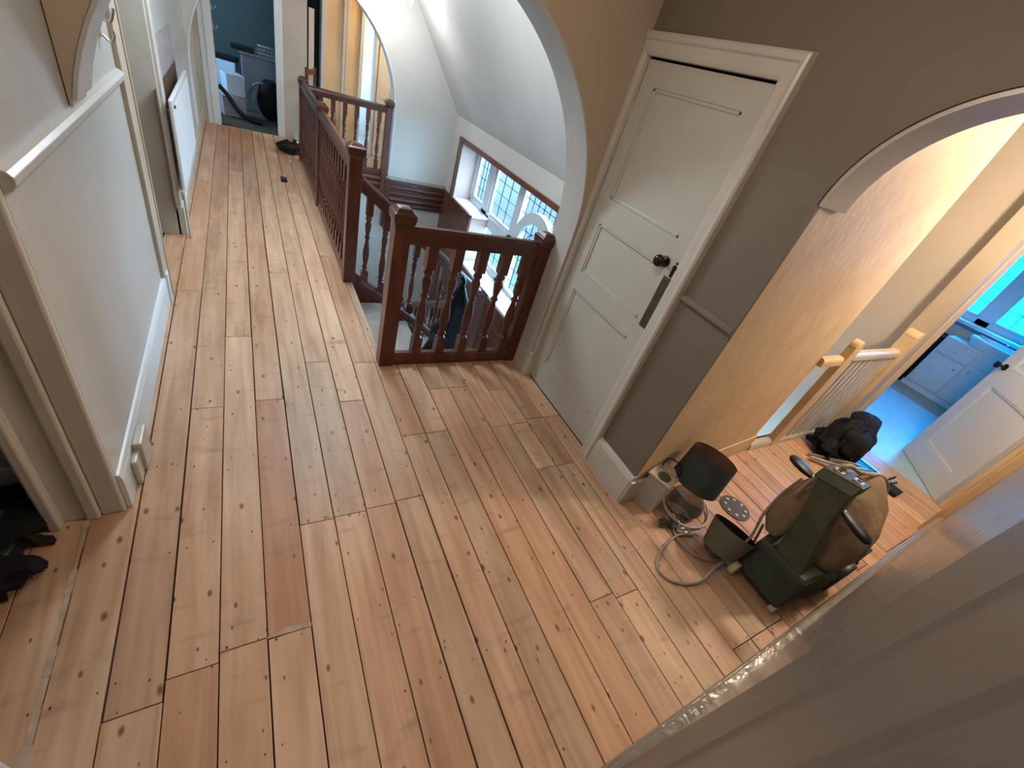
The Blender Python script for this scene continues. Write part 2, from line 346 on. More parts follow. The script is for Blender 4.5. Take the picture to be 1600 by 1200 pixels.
struct('floor_sliver', b, M['filler'], 'pale splintered filler at the end of the reddish floorboard', 'floor strip')

# far landing floor beyond the far arch
sbox('floor_far', M['tread'], 0.70, 3.2, 6.95, 8.15, -0.06, -0.002, 'pale boards of the far landing behind the return railing', 'floor')
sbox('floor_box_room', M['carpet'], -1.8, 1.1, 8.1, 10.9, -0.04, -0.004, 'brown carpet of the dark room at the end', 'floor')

# ------------------------------------------------------------------ walls with arches
CZ = 2.5
def arch_mesh(axis, u0, u1, a0, a1, c, hw, zs, bz, ztop, n=40, lining=None, leg_z0=0.0, inset=0.0):
    """wall in the plane of u (x or y) with an elliptical opening, thick along the other axis"""
    w = MB()
    def P(u, a, z): return (u, a, z) if axis == 'x' else (a, u, z)
    us = [c-hw*math.cos(PI*i/n) for i in range(n+1)]
    us = [u for u in us if u0-1e-6 <= u <= u1+1e-6]
    def za(u): return zs+bz*math.sqrt(max(0, 1-((u-c)/hw)**2))
    rings = [[P(u, a0, za(u)), P(u, a1, za(u)), P(u, a1, ztop), P(u, a0, ztop)] for u in us]
    w.loft(rings, True)
    for (p, q) in ((u0, c-hw), (c+hw, u1)):
        if q-p > 0.002:
            if axis == 'x': w.box(p, q, a0, a1, leg_z0, ztop)
            else: w.box(a0, a1, p, q, leg_z0, ztop)
    return w, us, za
def lining(axis, a0, a1, c, hw, zs, bz, t=0.012, us=None, z0=0.0, lo=True, hi=True, n=44, skip=0):
    w = MB()
    def P(u, a, z): return (u, a, z) if axis == 'x' else (a, u, z)
    pts = [(c-hw*math.cos(PI*i/n), zs+bz*math.sin(PI*i/n)) for i in range(skip, n+1)]
    if lo: pts = [(c-hw, z0)]+pts
    if hi: pts = pts+[(c+hw, z0)]
    rings = []
    for (u, z) in pts:
        d = Vector((c-u, (zs-z) if z > zs else 0)); d = d.normalized()*t if d.length > 0 else d
        rings.append([P(u, a0, z), P(u, a1, z), P(u+d.x, a1, z+d.y), P(u+d.x, a0, z+d.y)])
    w.loft(rings, True); return w
# near arch over the landing (plane Y 2.1 - 2.3)
w, _, _ = arch_mesh('x', -0.49, 1.78, 2.10, 2.30, 0.60, 1.10, 1.05, 1.07, CZ)
struct('wall_arch_near', w, M['taupe'], 'taupe wall with the wide arch crossing the landing beside the cupboard door', 'wall')
w = lining('x', 2.092, 2.308, 0.60, 1.099, 1.05, 1.069, lo=False, skip=3)
struct('trim_arch_near', w, M['leftwall'], 'off-white painted underside of the wide near arch', 'arch trim', smooth=True)
b = MB(); b.box(1.685, 1.745, 2.06, 2.31, 0.0, 0.20); struct('trim_arch_base', b, M['white'], 'white base block between the railing and the cupboard door', 'base block', bevel=0.006)
# far arch (plane Y 6.95 - 7.15)
w, _, _ = arch_mesh('x', -0.49, 3.2, 6.98, 7.16, 0.68, 1.17, 0.79, 1.29, CZ)
struct('wall_arch_far', w, M['stairwall'], 'pale stairwell end wall with the far arch', 'wall')
w = lining('x', 6.97, 7.17, 0.68, 1.169, 0.79, 1.289, lo=True)
struct('trim_arch_far', w, M['bluewhite'], 'thin pale edge lining of the far arch', 'arch trim', smooth=True)
# side arch into the right-hand passage (plane X 1.72 - 1.9)
w, _, _ = arch_mesh('y', -0.06, 0.94, 1.72, 1.90, 0.425, 0.482, 1.67, 0.44, CZ, leg_z0=1.67)
struct('wall_arch_side', w, M['pier'], 'taupe wall above the arch into the right-hand passage', 'wall')
w = lining('y', 1.728, 1.905, 0.425, 0.4805, 1.67, 0.4385, t=0.014, lo=False, hi=False)
struct('trim_arch_side', w, M['white'], 'pale plaster underside of the passage arch', 'arch trim', smooth=True)

# cupboard wall (plane X 1.73)
b = MB(); b.box(1.72, 1.735, 0.899, 1.235, 0, 1.67); b.box(1.72, 1.735, 0.94, 1.235, 1.67, CZ); b.box(1.735, 1.90, 0.94, 1.235, 0, CZ); b.box(1.72, 1.90, 2.12, 2.30, 0, CZ); b.box(1.72, 1.90, 1.235, 2.12, 2.03, CZ)
struct('wall_cupboard', b, M['pier'], 'taupe wall holding the white cupboard door', 'wall')
# peach plaster skin on the reveal and the passage wall
b = MB(); b.prism([(1.7352, 0.899), (3.14, 1.035), (3.14, 1.16), (1.90, 1.16), (1.90, 0.935), (1.7352, 0.935)], 'z', 0, 1.67)
b.prism([(1.905, 0.917), (3.14, 1.035), (3.14, 1.16), (1.905, 1.16)], 'z', 1.67, CZ)
struct('wall_peach', b, M['yellow'], 'warm peach plastered wall of the right-hand passage', 'wall')
b = MB(); b.prism([(1.905, 0.90), (3.14, 1.018), (3.14, 1.03), (1.905, 0.912)], 'z', 0, 0.15)
struct('baseboard_peach', b, M['yellow'], 'peach skirting at the foot of the passage wall', 'skirting', bevel=0.003)
# skirting block and dado on the pier between door and passage
b = MB(); b.box(1.695, 1.74, 0.895, 1.215, 0.0, 0.175); b.prism([(1.695, 0.175), (1.74, 0.175), (1.74, 0.205), (1.722, 0.205), (1.705, 0.19)], 'y', 0.895, 1.215)
b.box(1.70, 1.90, 0.88, 0.906, 0.0, 0.175)
struct('baseboard_pier', b, M['white'], 'tall cream skirting at the foot of the pier beside the cupboard door', 'skirting', bevel=0.004)
b = MB(); b.prism([(1.722, 1.115), (1.712, 1.12), (1.700, 1.135), (1.702, 1.15), (1.710, 1.158), (1.722, 1.162)], 'y', 0.897, 1.205)
struct('trim_dado_pier', b, M['pier'], 'short dado rail on the pier right of the cupboard door', 'dado rail', bevel=0.002)

# cupboard door
t = thing('cupboard_door', 'white painted panelled cupboard door with bronze knob and long brass finger plate', 'door', (1.742, 1.31, 0.0))
def panel_door(parent, m, w, h, th, panels, y_sign=1, depth=0.010):
    """door slab in local coords: face at x=0 looking -x, width along +y, panels list of (y0,y1,z0,z1)"""
    ys = sorted({0, w} | {p[0] for p in panels} | {p[1] for p in panels}); zs = sorted({0.006, h} | {p[2] for p in panels} | {p[3] for p in panels})
    mb = MB()
    for i in range(len(ys)-1):
        for j in range(len(zs)-1):
            cy, cz = (ys[i]+ys[i+1])/2, (zs[j]+zs[j+1])/2
            if not any(p[0] < cy < p[1] and p[2] < cz < p[3] for p in panels): mb.box(0, th, ys[i], ys[i+1], zs[j], zs[j+1])
    bmesh.ops.remove_doubles(mb.bm, verts=mb.bm.verts, dist=1e-5)
    mb.build('door_frame_board', m, parent)
    for (a, b_, c, d) in panels:
        q = MB(); q.box(depth, th-depth, a, b_, c, d)
        o = q.build('door_panel', m, parent)
        e = MB(); k = 0.016
        for (y0, y1, z0, z1, pl) in ((a, b_, c, c+k, 0), (a, b_, d-k, d, 0), (a, a+k, c, d, 0), (b_-k, b_, c, d, 0)):
            e.box(0.003, depth+0.001, y0, y1, z0, z1)
        e.build('moulding', m, o, bevel=0.003)
panel_door(t, M['doorw'], 0.756, 1.975, 0.04, [(0.10, 0.655, 1.34, 1.87), (0.10, 0.655, 0.90, 1.20), (0.10, 0.655, 0.20, 0.78)])
k = MB(); R = Matrix.Rotation(-PI/2, 3, 'Y')
k.lathe([(0.001, 0.0), (0.026, 0.0), (0.027, 0.004), (0.018, 0.007), (0.010, 0.010), (0.009, 0.028), (0.014, 0.033), (0.027, 0.042), (0.030, 0.052), (0.026, 0.063), (0.012, 0.070), (0.001, 0.071)], (0, 0.098, 1.225), 24, R)
tag(k.build('knob', M['brassdark'], t, smooth=True), 'round dark bronze knob')
k = MB(); k.lathe([(0.001, 0), (0.011, 0), (0.015, 0.003), (0.001, 0.005)], (0, 0.030, 1.222), 16, R); k.xbox((-0.004, 0.030, 1.20), (0.006, 0.016, 0.05))
k.lathe([(0.001, 0), (0.009, 0), (0.001, 0.004)], (0, 0.030, 1.245), 12, R)
tag(k.build('keyhole_cover', M['brassdark'], t, bevel=0.002), 'small bronze keyhole cover')
k = MB(); k.box(-0.004, 0.0, 0.003, 0.066, 0.885, 1.168); k.box(-0.006, -0.003, 0.011, 0.058, 0.895, 1.158)
tag(k.build('finger_plate', M['brass'], t, bevel=0.002), 'long aged brass finger plate')
for z in (0.25, 1.75):
    k = MB(); k.tube([(-0.004, 0.757, z-0.04), (-0.004, 0.757, z+0.04)], 0.005, 8); k.build('hinge', M['doorw'], t)
# door casing (architrave)
def casing(mb, y0, y1, ztop, prof):
    """mitred moulding: prof is a closed list of (outward offset, x)"""
    P = [((y0, 0.0), (-1, 0)), ((y0, ztop), (-1, 1)), ((y1, ztop), (1, 1)), ((y1, 0.0), (1, 0))]
    mb.loft([[(x, p[0]+d[0]*o, p[1]+d[1]*o) for o, x in prof] for p, d in P])
b = MB(); casing(b, 1.305, 2.07, 1.985, [(0.0, 1.745), (0.0, 1.712), (0.012, 1.706), (0.055, 1.703), (0.062, 1.694), (0.078, 1.688), (0.090, 1.694), (0.096, 1.722), (0.096, 1.745)])
struct('trim_cupboard_door', b, M['white'], 'white moulded casing around the cupboard door', 'door casing', bevel=0.002)
sbox('wall_cupboard_back', M['gap'], 1.80, 1.84, 1.24, 2.12, 0, 2.03, 'dark cupboard interior behind the door', 'cupboard interior')

# ------------------------------------------------------------------ left side
b = MB(); b.box(-0.67, -0.49, 1.42, 3.05, 0, CZ); b.box(-0.67, -0.49, 3.05, 4.12, 2.05, CZ); b.box(-0.67, -0.49, 4.12, 8.1, 0, CZ); b.box(-0.67, -0.49, 0.62, 1.42, 2.08, CZ)
struct('wall_left', b, M['leftwall'], 'off-white left wall of the landing with a dado rail', 'wall')
b = MB(); b.prism([(-0.49, 1.19), (-0.472, 1.20), (-0.462, 1.215), (-0.462, 1.232), (-0.472, 1.243), (-0.49, 1.252)], 'y', 1.42, 2.965)
struct('trim_dado_left', b, M['leftwall'], 'dado rail along the left wall at waist height', 'dado rail', bevel=0.002)
b = MB(); b.box(-0.49, -0.472, 1.42, 3.06, 0.0, 0.16); b.prism([(-0.49, 0.16), (-0.472, 0.16), (-0.478, 0.185), (-0.49, 0.19)], 'y', 1.42, 3.06)
b.box(-0.49, -0.462, 3.0, 3.06, 0.0, 0.20)
struct('baseboard_left', b, M['bluewhite'], 'white skirting board along the left wall', 'skirting', bevel=0.003)
b = MB(); b.box(-0.472, -0.44, 1.60, 1.72, 0.005, 0.16); b.box(-0.472, -0.452, 1.53, 1.60, 0.0, 0.13)
struct('trim_block_left', b, M['white'], 'small cream wooden block standing against the left skirting', 'base block', bevel=0.006)
# casing of the near left doorway, seen end on
b = MB()
for (x0, x1, y0, y1) in ((-0.56, -0.49, 1.400, 1.425), (-0.60, -0.56, 1.385, 1.425), (-0.70, -0.60, 1.395, 1.425), (-0.695, -0.66, 1.36, 1.40)):
    b.box(x0, x1, y0, y1, 0.0, 2.2)
struct('door_left_near', b, M['white'], 'moulded white doorway jamb at the near end of the left wall', 'door frame', bevel=0.008)
b = MB(); b.box(-0.78, -0.615, -1.3, 0.60, 0, 2.5); struct('wall_left_near', b, M['leftwall'], 'white wall end on the near side of the left doorway', 'wall')
b = MB(); b.box(-0.80, -0.60, -0.2, 0.62, 0, 0.17); struct('baseboard_left_near', b, M['bluewhite'], 'white skirting end at the bottom left corner', 'skirting', bevel=0.01)
b = MB(); b.box(-2.6, -0.67, 1.56, 1.70, 0, CZ); b.box(-2.7, -2.6, -1.3, 1.7, 0, CZ); struct('wall_left_room', b, M['cream'], 'wall of the room through the near left doorway', 'wall')
b = MB(); b.box(-2.6, -0.68, 1.54, 1.56, 0, 0.16); struct('baseboard_left_room', b, M['bluewhite'], 'white skirting inside the left room', 'skirting', bevel=0.004)
# second left doorway: casings
b = MB(); b.box(-0.50, -0.470, 3.05, 3.13, 0, 2.12); b.box(-0.495, -0.463, 3.11, 3.13, 0, 2.12); b.box(-0.50, -0.47, 2.975, 3.05, 0.19, 2.12)
struct('trim_door_left_far', b, M['taupe'], 'brownish casing of the second left doorway', 'door casing', bevel=0.004)
b = MB(); b.box(-0.675, -0.475, 4.085, 4.125, 0, 2.12); b.box(-0.50, -0.455, 4.09, 4.20, 0, 2.12)
b.box(-0.50, -0.44, 4.085, 4.19, 0, 0.22)
struct('door_left_far', b, M['white'], 'white jamb of the second left doorway', 'door frame', bevel=0.006)
b = MB(); b.box(-2.0, -0.67, 4.12, 4.25, 0, CZ); b.box(-2.0, -1.9, 2.9, 4.2, 0, CZ); b.box(-2.0, -0.67, 2.9, 3.04, 0, CZ)
struct('wall_left_closet', b, M['cream'], 'walls of the room through the second left doorway', 'wall')
sbox('baseboard_left_far', M['white'], -0.49, -0.47, 4.2, 8.1, 0, 0.17, 'skirting along the left wall past the radiator', 'skirting', bevel=0.003)
b = MB(); b.box(-0.49, -0.4865, 4.15, 5.45, 1.0, 1.26); struct('trim_patch_plaster', b, M['patch'], 'lavender-grey patch of bare plaster above the radiator', 'wall patch')
b = MB(); b.box(-0.49, -0.4862, 4.02, 5.5, 0.2, 1.0); struct('trim_patch_brown', b, M['brownpatch'], 'unpainted brown plaster behind the radiator', 'wall patch')
# radiator
t = thing('radiator', 'white panel radiator hung low on the left wall', 'radiator', (-0.42, 4.75, 0.0))
q = MB(); q.box(-0.012, 0.012, -0.69, 0.69, 0.33, 0.95); 
for i in range(27): y = -0.65+i*0.05; q.box(0.0, 0.0145, y, y+0.03, 0.37, 0.91)
q.build('radiator_panel', M['bluewhite'], t, bevel=0.006)
for y in (-0.5, 0.5): q = MB(); q.box(-0.066, -0.012, y-0.02, y+0.02, 0.45, 0.85); q.build('bracket', M['white'], t)
q = MB(); q.tube([(0, -0.66, 0.35), (0, -0.71, 0.35), (0, -0.72, 0.32), (0, -0.72, 0.0)], 0.009, 10); q.lathe([(0.016, 0), (0.018, 0.05), (0.012, 0.06)], (0, -0.71, 0.30), 14)
tag(q.build('valve_pipe', M['white'], t, smooth=True), 'small valve with white pipe to the floor')
q = MB(); q.tube([(0.016, -0.66, 0.91), (0.026, -0.66, 0.91)], 0.011, 10); tag(q.build('bleed_cap', M['brass'], t), 'small brass cap')
# coat hook
t = thing('coat_hook', 'small painted coat hook high on the left wall', 'hook', (-0.488, 2.78, 1.42))
q = MB(); q.xbox((0.004, 0, 0), (0.008, 0.022, 0.08)); q.build('hook_plate', M['white'], t, bevel=0.003)
q = MB(); q.curve([(0.008, 0, 0.03), (0.04, 0, 0.02), (0.055, 0, 0.05), (0.06, 0, 0.07)], 0.006); q.curve([(0.008, 0, -0.03), (0.03, 0, -0.05), (0.045, 0, -0.03), (0.045, 0, -0.01)], 0.005); q.build('hook_arm', M['steel'], t, smooth=True)

# ------------------------------------------------------------------ far end
b = MB()
b.box(-0.67, -0.28, 8.1, 8.25, 0, CZ); b.box(0.46, 0.84, 8.1, 8.25, 0, CZ); b.box(-0.28, 0.46, 8.1, 8.25, 2.05, CZ); b.box(0.84, 1.04, 8.1, 8.25, 2.05, CZ)
struct('wall_far', b, M['cream'], 'cream end wall of the landing around the dark room doorway', 'wall')
b = MB(); b.box(-0.36, -0.27, 8.07, 8.27, 0, 2.12); b.box(-0.42, -0.36, 8.085, 8.10, 0, 2.12); b.box(0.45, 0.50, 8.07, 8.27, 0, 2.12); b.box(0.50, 0.535, 8.085, 8.1, 0, 2.12)
struct('door_far', b, M['bluewhite'], 'pale frame of the doorway into the dark room', 'door frame', bevel=0.006)
b = MB(); b.box(1.04, 1.56, 8.1, 8.25, 0, CZ); b.box(1.56, 1.80, 8.1, 8.25, 2.05, CZ); b.box(1.80, 3.3, 8.1, 8.25, 0, CZ); b.box(3.2, 3.3, 6.95, 8.1, -0.1, CZ)
struct('wall_far_landing', b, M['yellow'], 'warm orange lit wall of the far landing', 'wall')
b = MB(); b.box(1.02, 1.08, 8.07, 8.1, 0, 2.1); b.box(1.30, 1.34, 8.06, 8.1, 0, 2.1); b.box(1.345, 1.385, 8.07, 8.1, 0, 2.1)
struct('trim_far_landing', b, M['white'], 'pale door casing on the orange lit far wall', 'door casing', bevel=0.005)
b = MB(); b.box(1.54, 1.59, 8.06, 8.26, 0, 2.1); b.box(1.76, 1.80, 8.06, 8.26, 0, 2.1)
struct('door_far_landing', b, M['bluewhite'], 'bluish white frame of the daylit doorway on the far landing', 'door frame', bevel=0.005)
t = thing('far_door', 'white door with small black knob seen through the far arch', 'door', (2.12, 8.06, 0.0), PI/2)
panel_door(t, M['bluewhite'], 0.30, 1.98, 0.035, [(0.06, 0.24, 0.2, 0.85), (0.06, 0.24, 1.0, 1.85)])
k = MB(); k.lathe([(0.001, 0), (0.03, 0), (0.03, 0.005), (0.012, 0.01), (0.012, 0.04), (0.03, 0.05), (0.03, 0.065), (0.001, 0.075)], (0, 0.05, 1.07), 16, R); tag(k.build('knob', M['black'], t, smooth=True), 'black knob')
# half-height pale panel and black board painting the unlit opening left of the orange wall
b = MB(); b.box(0.84, 1.10, 8.95, 9.0, 0, CZ); struct('wall_recess_shade', b, M['gap'], 'black board painted as the unlit recess beyond the far landing', 'wall')
b = MB(); b.box(0.86, 0.93, 8.10, 8.14, 0.0, 1.66); tag(b.build('cabinet_side', M['white'], bevel=0.004), 'narrow pale cabinet side standing before the dark recess', 'cabinet')
t = thing('wooden_chair', 'small dark wooden chair half hidden behind the far newel post', 'chair', (0.98, 7.70, 0.0), math.radians(62))
q = MB(); q.box(-0.16, 0.16, -0.16, 0.16, 0.43, 0.46); q.build('seat', M['mahog'], t, bevel=0.005)
for x in (-0.14, 0.14):
    q = MB(); q.box(x-0.014, x+0.014, 0.13, 0.16, 0.0, 1.02); q.build('leg', M['mahog'], t)
    q = MB(); q.box(x-0.014, x+0.014, -0.16, -0.13, 0.0, 0.43); q.build('leg', M['mahog'], t)
q = MB(); q.box(-0.14, 0.14, 0.135, 0.155, 0.93, 1.0); q.build('back_rail', M['mahog'], t); q = MB(); q.box(-0.14, 0.14, 0.135, 0.155, 0.60, 0.64); q.build('back_rail', M['mahog'], t)
# daylit room beyond
b = MB(); b.box(1.3, 2.6, 9.6, 9.7, 0, CZ); b.box(1.25, 1.3, 8.25, 9.7, 0, CZ); b.box(2.6, 2.65, 8.25, 9.7, 0, 0.9); b.box(2.6, 2.65, 8.25, 9.7, 2.0, CZ)
struct('wall_far_room', b, M['bluewhite'], 'pale wall of the daylit room behind the far landing', 'wall')
sbox('floor_far_room', M['tread'], 1.1, 2.7, 8.15, 9.7, -0.04, -0.004, 'floor of the daylit room', 'floor')
portal('far_window_portal', (2.68, 9.0, 1.45), (0, PI/2, 0), 1.1, 1.3)
# dark room at the end
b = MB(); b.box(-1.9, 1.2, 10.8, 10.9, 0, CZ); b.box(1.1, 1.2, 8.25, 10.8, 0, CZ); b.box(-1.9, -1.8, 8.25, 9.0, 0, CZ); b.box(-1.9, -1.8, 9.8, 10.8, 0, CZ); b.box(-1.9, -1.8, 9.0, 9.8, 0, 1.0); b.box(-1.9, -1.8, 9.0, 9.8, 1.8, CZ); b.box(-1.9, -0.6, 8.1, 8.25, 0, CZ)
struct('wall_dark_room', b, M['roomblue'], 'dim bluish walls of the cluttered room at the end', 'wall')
portal('dark_room_portal', (-1.93, 9.4, 1.4), (0, -PI/2, 0), 0.8, 0.8)

# ------------------------------------------------------------------ stairwell shell
CEILS = MB()
CEILS.box(-2.7, 1.78, -1.4, 11.0, CZ, CZ+0.1); CEILS.box(1.78, 4.7, -1.4, 2.1, CZ, CZ+0.1); CEILS.box(1.7, 3.4, 6.95, 11.0, CZ, CZ+0.1); CEILS.box(4.6, 7.9, -0.7, 2.3, CZ, CZ+0.1)
# leave nothing above the cupboard void open to the landing
struct('ceiling', CEILS, M['cream'], 'plain ceiling over the landing and passage', 'ceiling')
b = MB(); b.prism([(2.80, 0.97), (2.80, 1.15), (1.70, 2.62), (1.70, 2.50)], 'y', 2.30, 6.98)
struct('ceiling_sloped', b, M['stairwall'], 'sloping pale ceiling above the stair window', 'ceiling')
b = MB()
b.box(2.76, 3.12, 6.62, 7.0, -2.7, 1.02); b.box(2.76, 3.12, 2.2, 6.62, 0.74, 1.02); b.box(2.76, 3.12, 2.2, 2.45, -2.7, 0.74); b.box(2.76, 3.12, 2.45, 6.62, -2.7, -0.76)
struct('wall_window', b, M['stairwall'], 'pale wall around the stair window', 'wall')
b = MB(); b.box(2.768, 3.04, 5.79, 6.62, -0.76, -0.075); b.box(2.772, 3.05, 6.60, 6.622, -0.075, 0.735)
struct('trim_window_step', b, M['pinkreveal'], 'pinkish plastered reveal and raised step at the left of the stair window', 'window reveal')
b = MB(); b.box(2.73, 3.05, 5.775, 6.60, -0.075, -0.045); struct('trim_sill_upper', b, M['bluewhite'], 'short raised white sill left of the stair window', 'window sill', bevel=0.004)
b = MB(); b.box(2.73, 3.05, 2.45, 5.775, -0.76, -0.72); struct('trim_sill_lower', b, M['bluewhite'], 'long low white sill of the stair window', 'window sill', bevel=0.004)
b = MB(); b.box(2.735, 2.775, 2.4, 6.69, 0.735, 0.80); b.box(2.735, 2.775, 6.62, 6.685, -0.04, 0.735)
struct('trim_window_frame', b, M['panelw'], 'reddish brown wooden frame along the top and left of the stair window recess', 'window trim', bevel=0.006)
b = MB(); b.box(1.85, 3.2, 6.98, 7.16, -2.7, -0.0); b.box(0.6, 1.9, 6.98, 7.16, -2.7, -0.30); b.box(0.50, 0.62, 2.3, 7.1, -2.7, -0.05); b.box(0.5, 3.2, 2.14, 2.29, -2.7, -0.06); b.box(1.9, 3.2, 2.11, 2.29, -0.1, CZ)
struct('wall_stair_lower', b, M['stairwall'], 'walls enclosing the stairwell below the landing', 'wall')
sbox('floor_lower_hall', M['riser'], 0.5, 3.2, 2.1, 7.2, -2.75, -2.7, 'dark floor of the hall downstairs', 'floor')
b = MB(); b.box(0.60, 0.66, 3.45, 6.98, -0.36, -0.02); struct('trim_landing_edge', b, M['mahog'], 'mahogany facing along the open landing edge', 'stair trim')
b = MB(); b.box(0.7, 1.80, 6.93, 6.985, -0.30, 0.02)
for z in (-0.05, -0.13, -0.21): b.tube([(0.7, 6.93, z), (1.80, 6.93, z)], 0.03, 10)
struct('trim_return_edge', b, M['mahog'], 'moulded mahogany facing below the far return railing', 'stair trim')
b = MB(); b.box(1.80, 2.76, 6.92, 6.985, -0.42, -0.045); b.box(1.80, 2.76, 6.90, 6.985, -0.075, -0.04)
for z, r in ((-0.13, 0.035), (-0.22, 0.035), (-0.31, 0.035), (-0.385, 0.03)): b.tube([(1.80, 6.925, z), (2.76, 6.925, z)], r, 10)
b.box(1.78, 1.87, 6.88, 6.985, -0.75, -0.03)
struct('trim_fascia', b, M['mahogh'], 'deep ribbed mahogany fascia across the far stairwell wall', 'stair trim', bevel=0.003)
# wainscot below the window
b = MB(); b.box(2.745, 2.765, 2.45, 6.98, -2.0, -0.76); b.box(2.745, 2.765, 5.78, 6.98, -0.76, -0.05); b.box(2.725, 2.765, 5.77, 6.98, -0.075, -0.035); b.box(2.73, 2.765, 5.77, 5.83, -0.76, -0.05)
b.box(2.73, 2.765, 2.45, 5.8, -0.82, -0.755)
for y in (2.6, 3.4, 4.2, 5.0, 5.8, 6.6): b.box(2.735, 2.75, y-0.04, y+0.04, -2.0, -0.8)
b.prism([(6.9, -0.12), (6.9, -0.16), (5.9, -0.72), (5.9, -0.66)], 'x', 2.735, 2.75)
struct('wall_wainscot', b, M['panelw'], 'reddish wooden panelling below the stair window', 'wall panelling', bevel=0.003)

# stair window (leaded lights in a white frame), plane X 3.05
t = thing('window_1', None, None, (3.05, 0, 0)); t['kind'] = 'structure'
t['label'] = 'large leaded stair window with a round-headed centre light in white frames'
def frame_rect(mb, y0, y1, z0, z1, w, x0=0.0, x1=0.05):
    mb.box(x0, x1, y0, y1, z0, z0+w); mb.box(x0, x1, y0, y1, z1-w, z1); mb.box(x0, x1, y0, y0+w, z0+w, z1-w); mb.box(x0, x1, y1-w, y1, z0+w, z1-w)
fr = MB()
ZT, ZB, YC = 0.745, -0.725, 4.5
# outer frame, mullions, transom
fr.box(-0.01, 0.06, 2.45, 6.6, ZT-0.02, ZT+0.04); fr.box(-0.01, 0.06, 2.45, 5.79, ZB, ZB+0.06); fr.box(-0.01, 0.06, 5.79, 6.6, -0.05, 0.01); fr.box(-0.01, 0.06, 6.54, 6.62, -0.05, ZT)
for s in (1, -1):
    def yy(d): return YC+s*d
    def bx(d0, d1, z0, z1): a, c = sorted((yy(d0), yy(d1))); fr.box(-0.01, 0.07, a, c, z0, z1)
    bx(1.41, 1.60, ZB, ZT); bx(0.47, 0.62, -0.05, ZT)
    bx(0.50, 0.66, ZB, 0.0); bx(0.62, 1.45, -0.14, -0.02)
    if s < 0: bx(1.6, 2.05, -0.05, 0.01)
# arch ring
n = 28; rings = []
for i in range(n+1):
    a = PI*i/n; c_, s_ = math.cos(a), math.sin(a)
    rings.append([(-0.02, YC+0.36*c_, -0.02+0.36*s_), (0.07, YC+0.36*c_, -0.02+0.36*s_), (0.07, YC+0.50*c_, -0.02+0.50*s_), (-0.02, YC+0.50*c_, -0.02+0.50*s_)])
fr.loft(rings); fr.box(-0.01, 0.07, YC-0.50, YC-0.36, ZB, -0.02); fr.box(-0.01, 0.07, YC+0.36, YC+0.50, ZB, -0.02)
fr.build('window_frame', M['bluewhite'], t, bevel=0.004)
def light(y0, y1, z0, z1, ny, nz, parent, x=0.02, arch=None):
    s = MB(); frame_rect(s, y0, y1, z0, z1, 0.05, x-0.01, x+0.03); sash = s.build('sash', M['bluewhite'], parent, bevel=0.003)
    g = MB(); g.box(x+0.010, x+0.013, y0+0.05, y1-0.05, z0+0.05, z1-0.05); g.build('glass_pane', M['glass'], sash)
    l = MB(); a0, a1, b0, b1 = y0+0.05, y1-0.05, z0+0.05, z1-0.05
    for i in range(1, ny): y = a0+(a1-a0)*i/ny; l.box(x+0.005, x+0.017, y-0.005, y+0.005, b0, b1)
    for j in range(1, nz): z = b0+(b1-b0)*j/nz; l.box(x+0.005, x+0.017, a0, a1, z-0.005, z+0.005)
    l.build('leading', M['lead'], sash)
light(6.10, 6.54, 0.01, ZT-0.02, 3, 4, t)
for s in (1, -1):
    a, c = sorted((YC+s*0.62, YC+s*1.41)); light(a, c, -0.02, ZT-0.02, 3, 4, t); light(a, c, ZB+0.06, -0.14, 3, 3, t)
light(2.47, 2.9, 0.01, ZT-0.02, 3, 4, t); light(2.47, 2.9, ZB+0.06, -0.05, 3, 3, t)
# spandrel lights above the arch and the arched centre light: glass with leading
g = MB(); g.box(0.030, 0.033, YC-0.47, YC+0.47, ZB+0.06, ZT-0.02); sp = g.build('glass_pane', M['glass'], t)
l = MB()
for i in range(-3, 4): 
    y = YC+i*0.135; l.box(0.026, 0.037, y-0.005, y+0.005, ZB+0.06, ZT-0.02)
for z in (-0.55, -0.38, -0.20, 0.0, 0.18, 0.55, 0.36): l.box(0.026, 0.037, YC-0.47, YC+0.47, z-0.005, z+0.005)
for r in (0.12, 0.24): l.tube([(0.031, YC+r*math.cos(PI*i/20), -0.02+r*math.sin(PI*i/20)) for i in range(21)], 0.005, 6)
l.build('leading', M['lead'], sp)

# outside, seen through the stair window
sbox('neighbour_house', M['brick'], 8.5, 9.0, 7.4, 22, -3.5, 5.0, 'pale neighbouring house wall outside the stair window', 'building')
o = bpy.data.objects['neighbour_house']; o['kind'] = 'structure'
b = MB(); rr_ = random.Random(5)
for i in range(260):
    c = Vector((rr_.uniform(5.6, 7.4), rr_.uniform(3.2, 7.4), rr_.uniform(-3.3, -1.35)))
    b.blob(c, (rr_.uniform(.12, .28),)*3, 7, 5, 0.4, i)
o = b.build('hedge', M['leaf']); tag(o, 'bright green hedge outside the stair window', 'hedge')
sbox('ground', M['grass'], 3.3, 30, -12, 30, -3.6, -3.5, 'green lawn outside', 'ground')

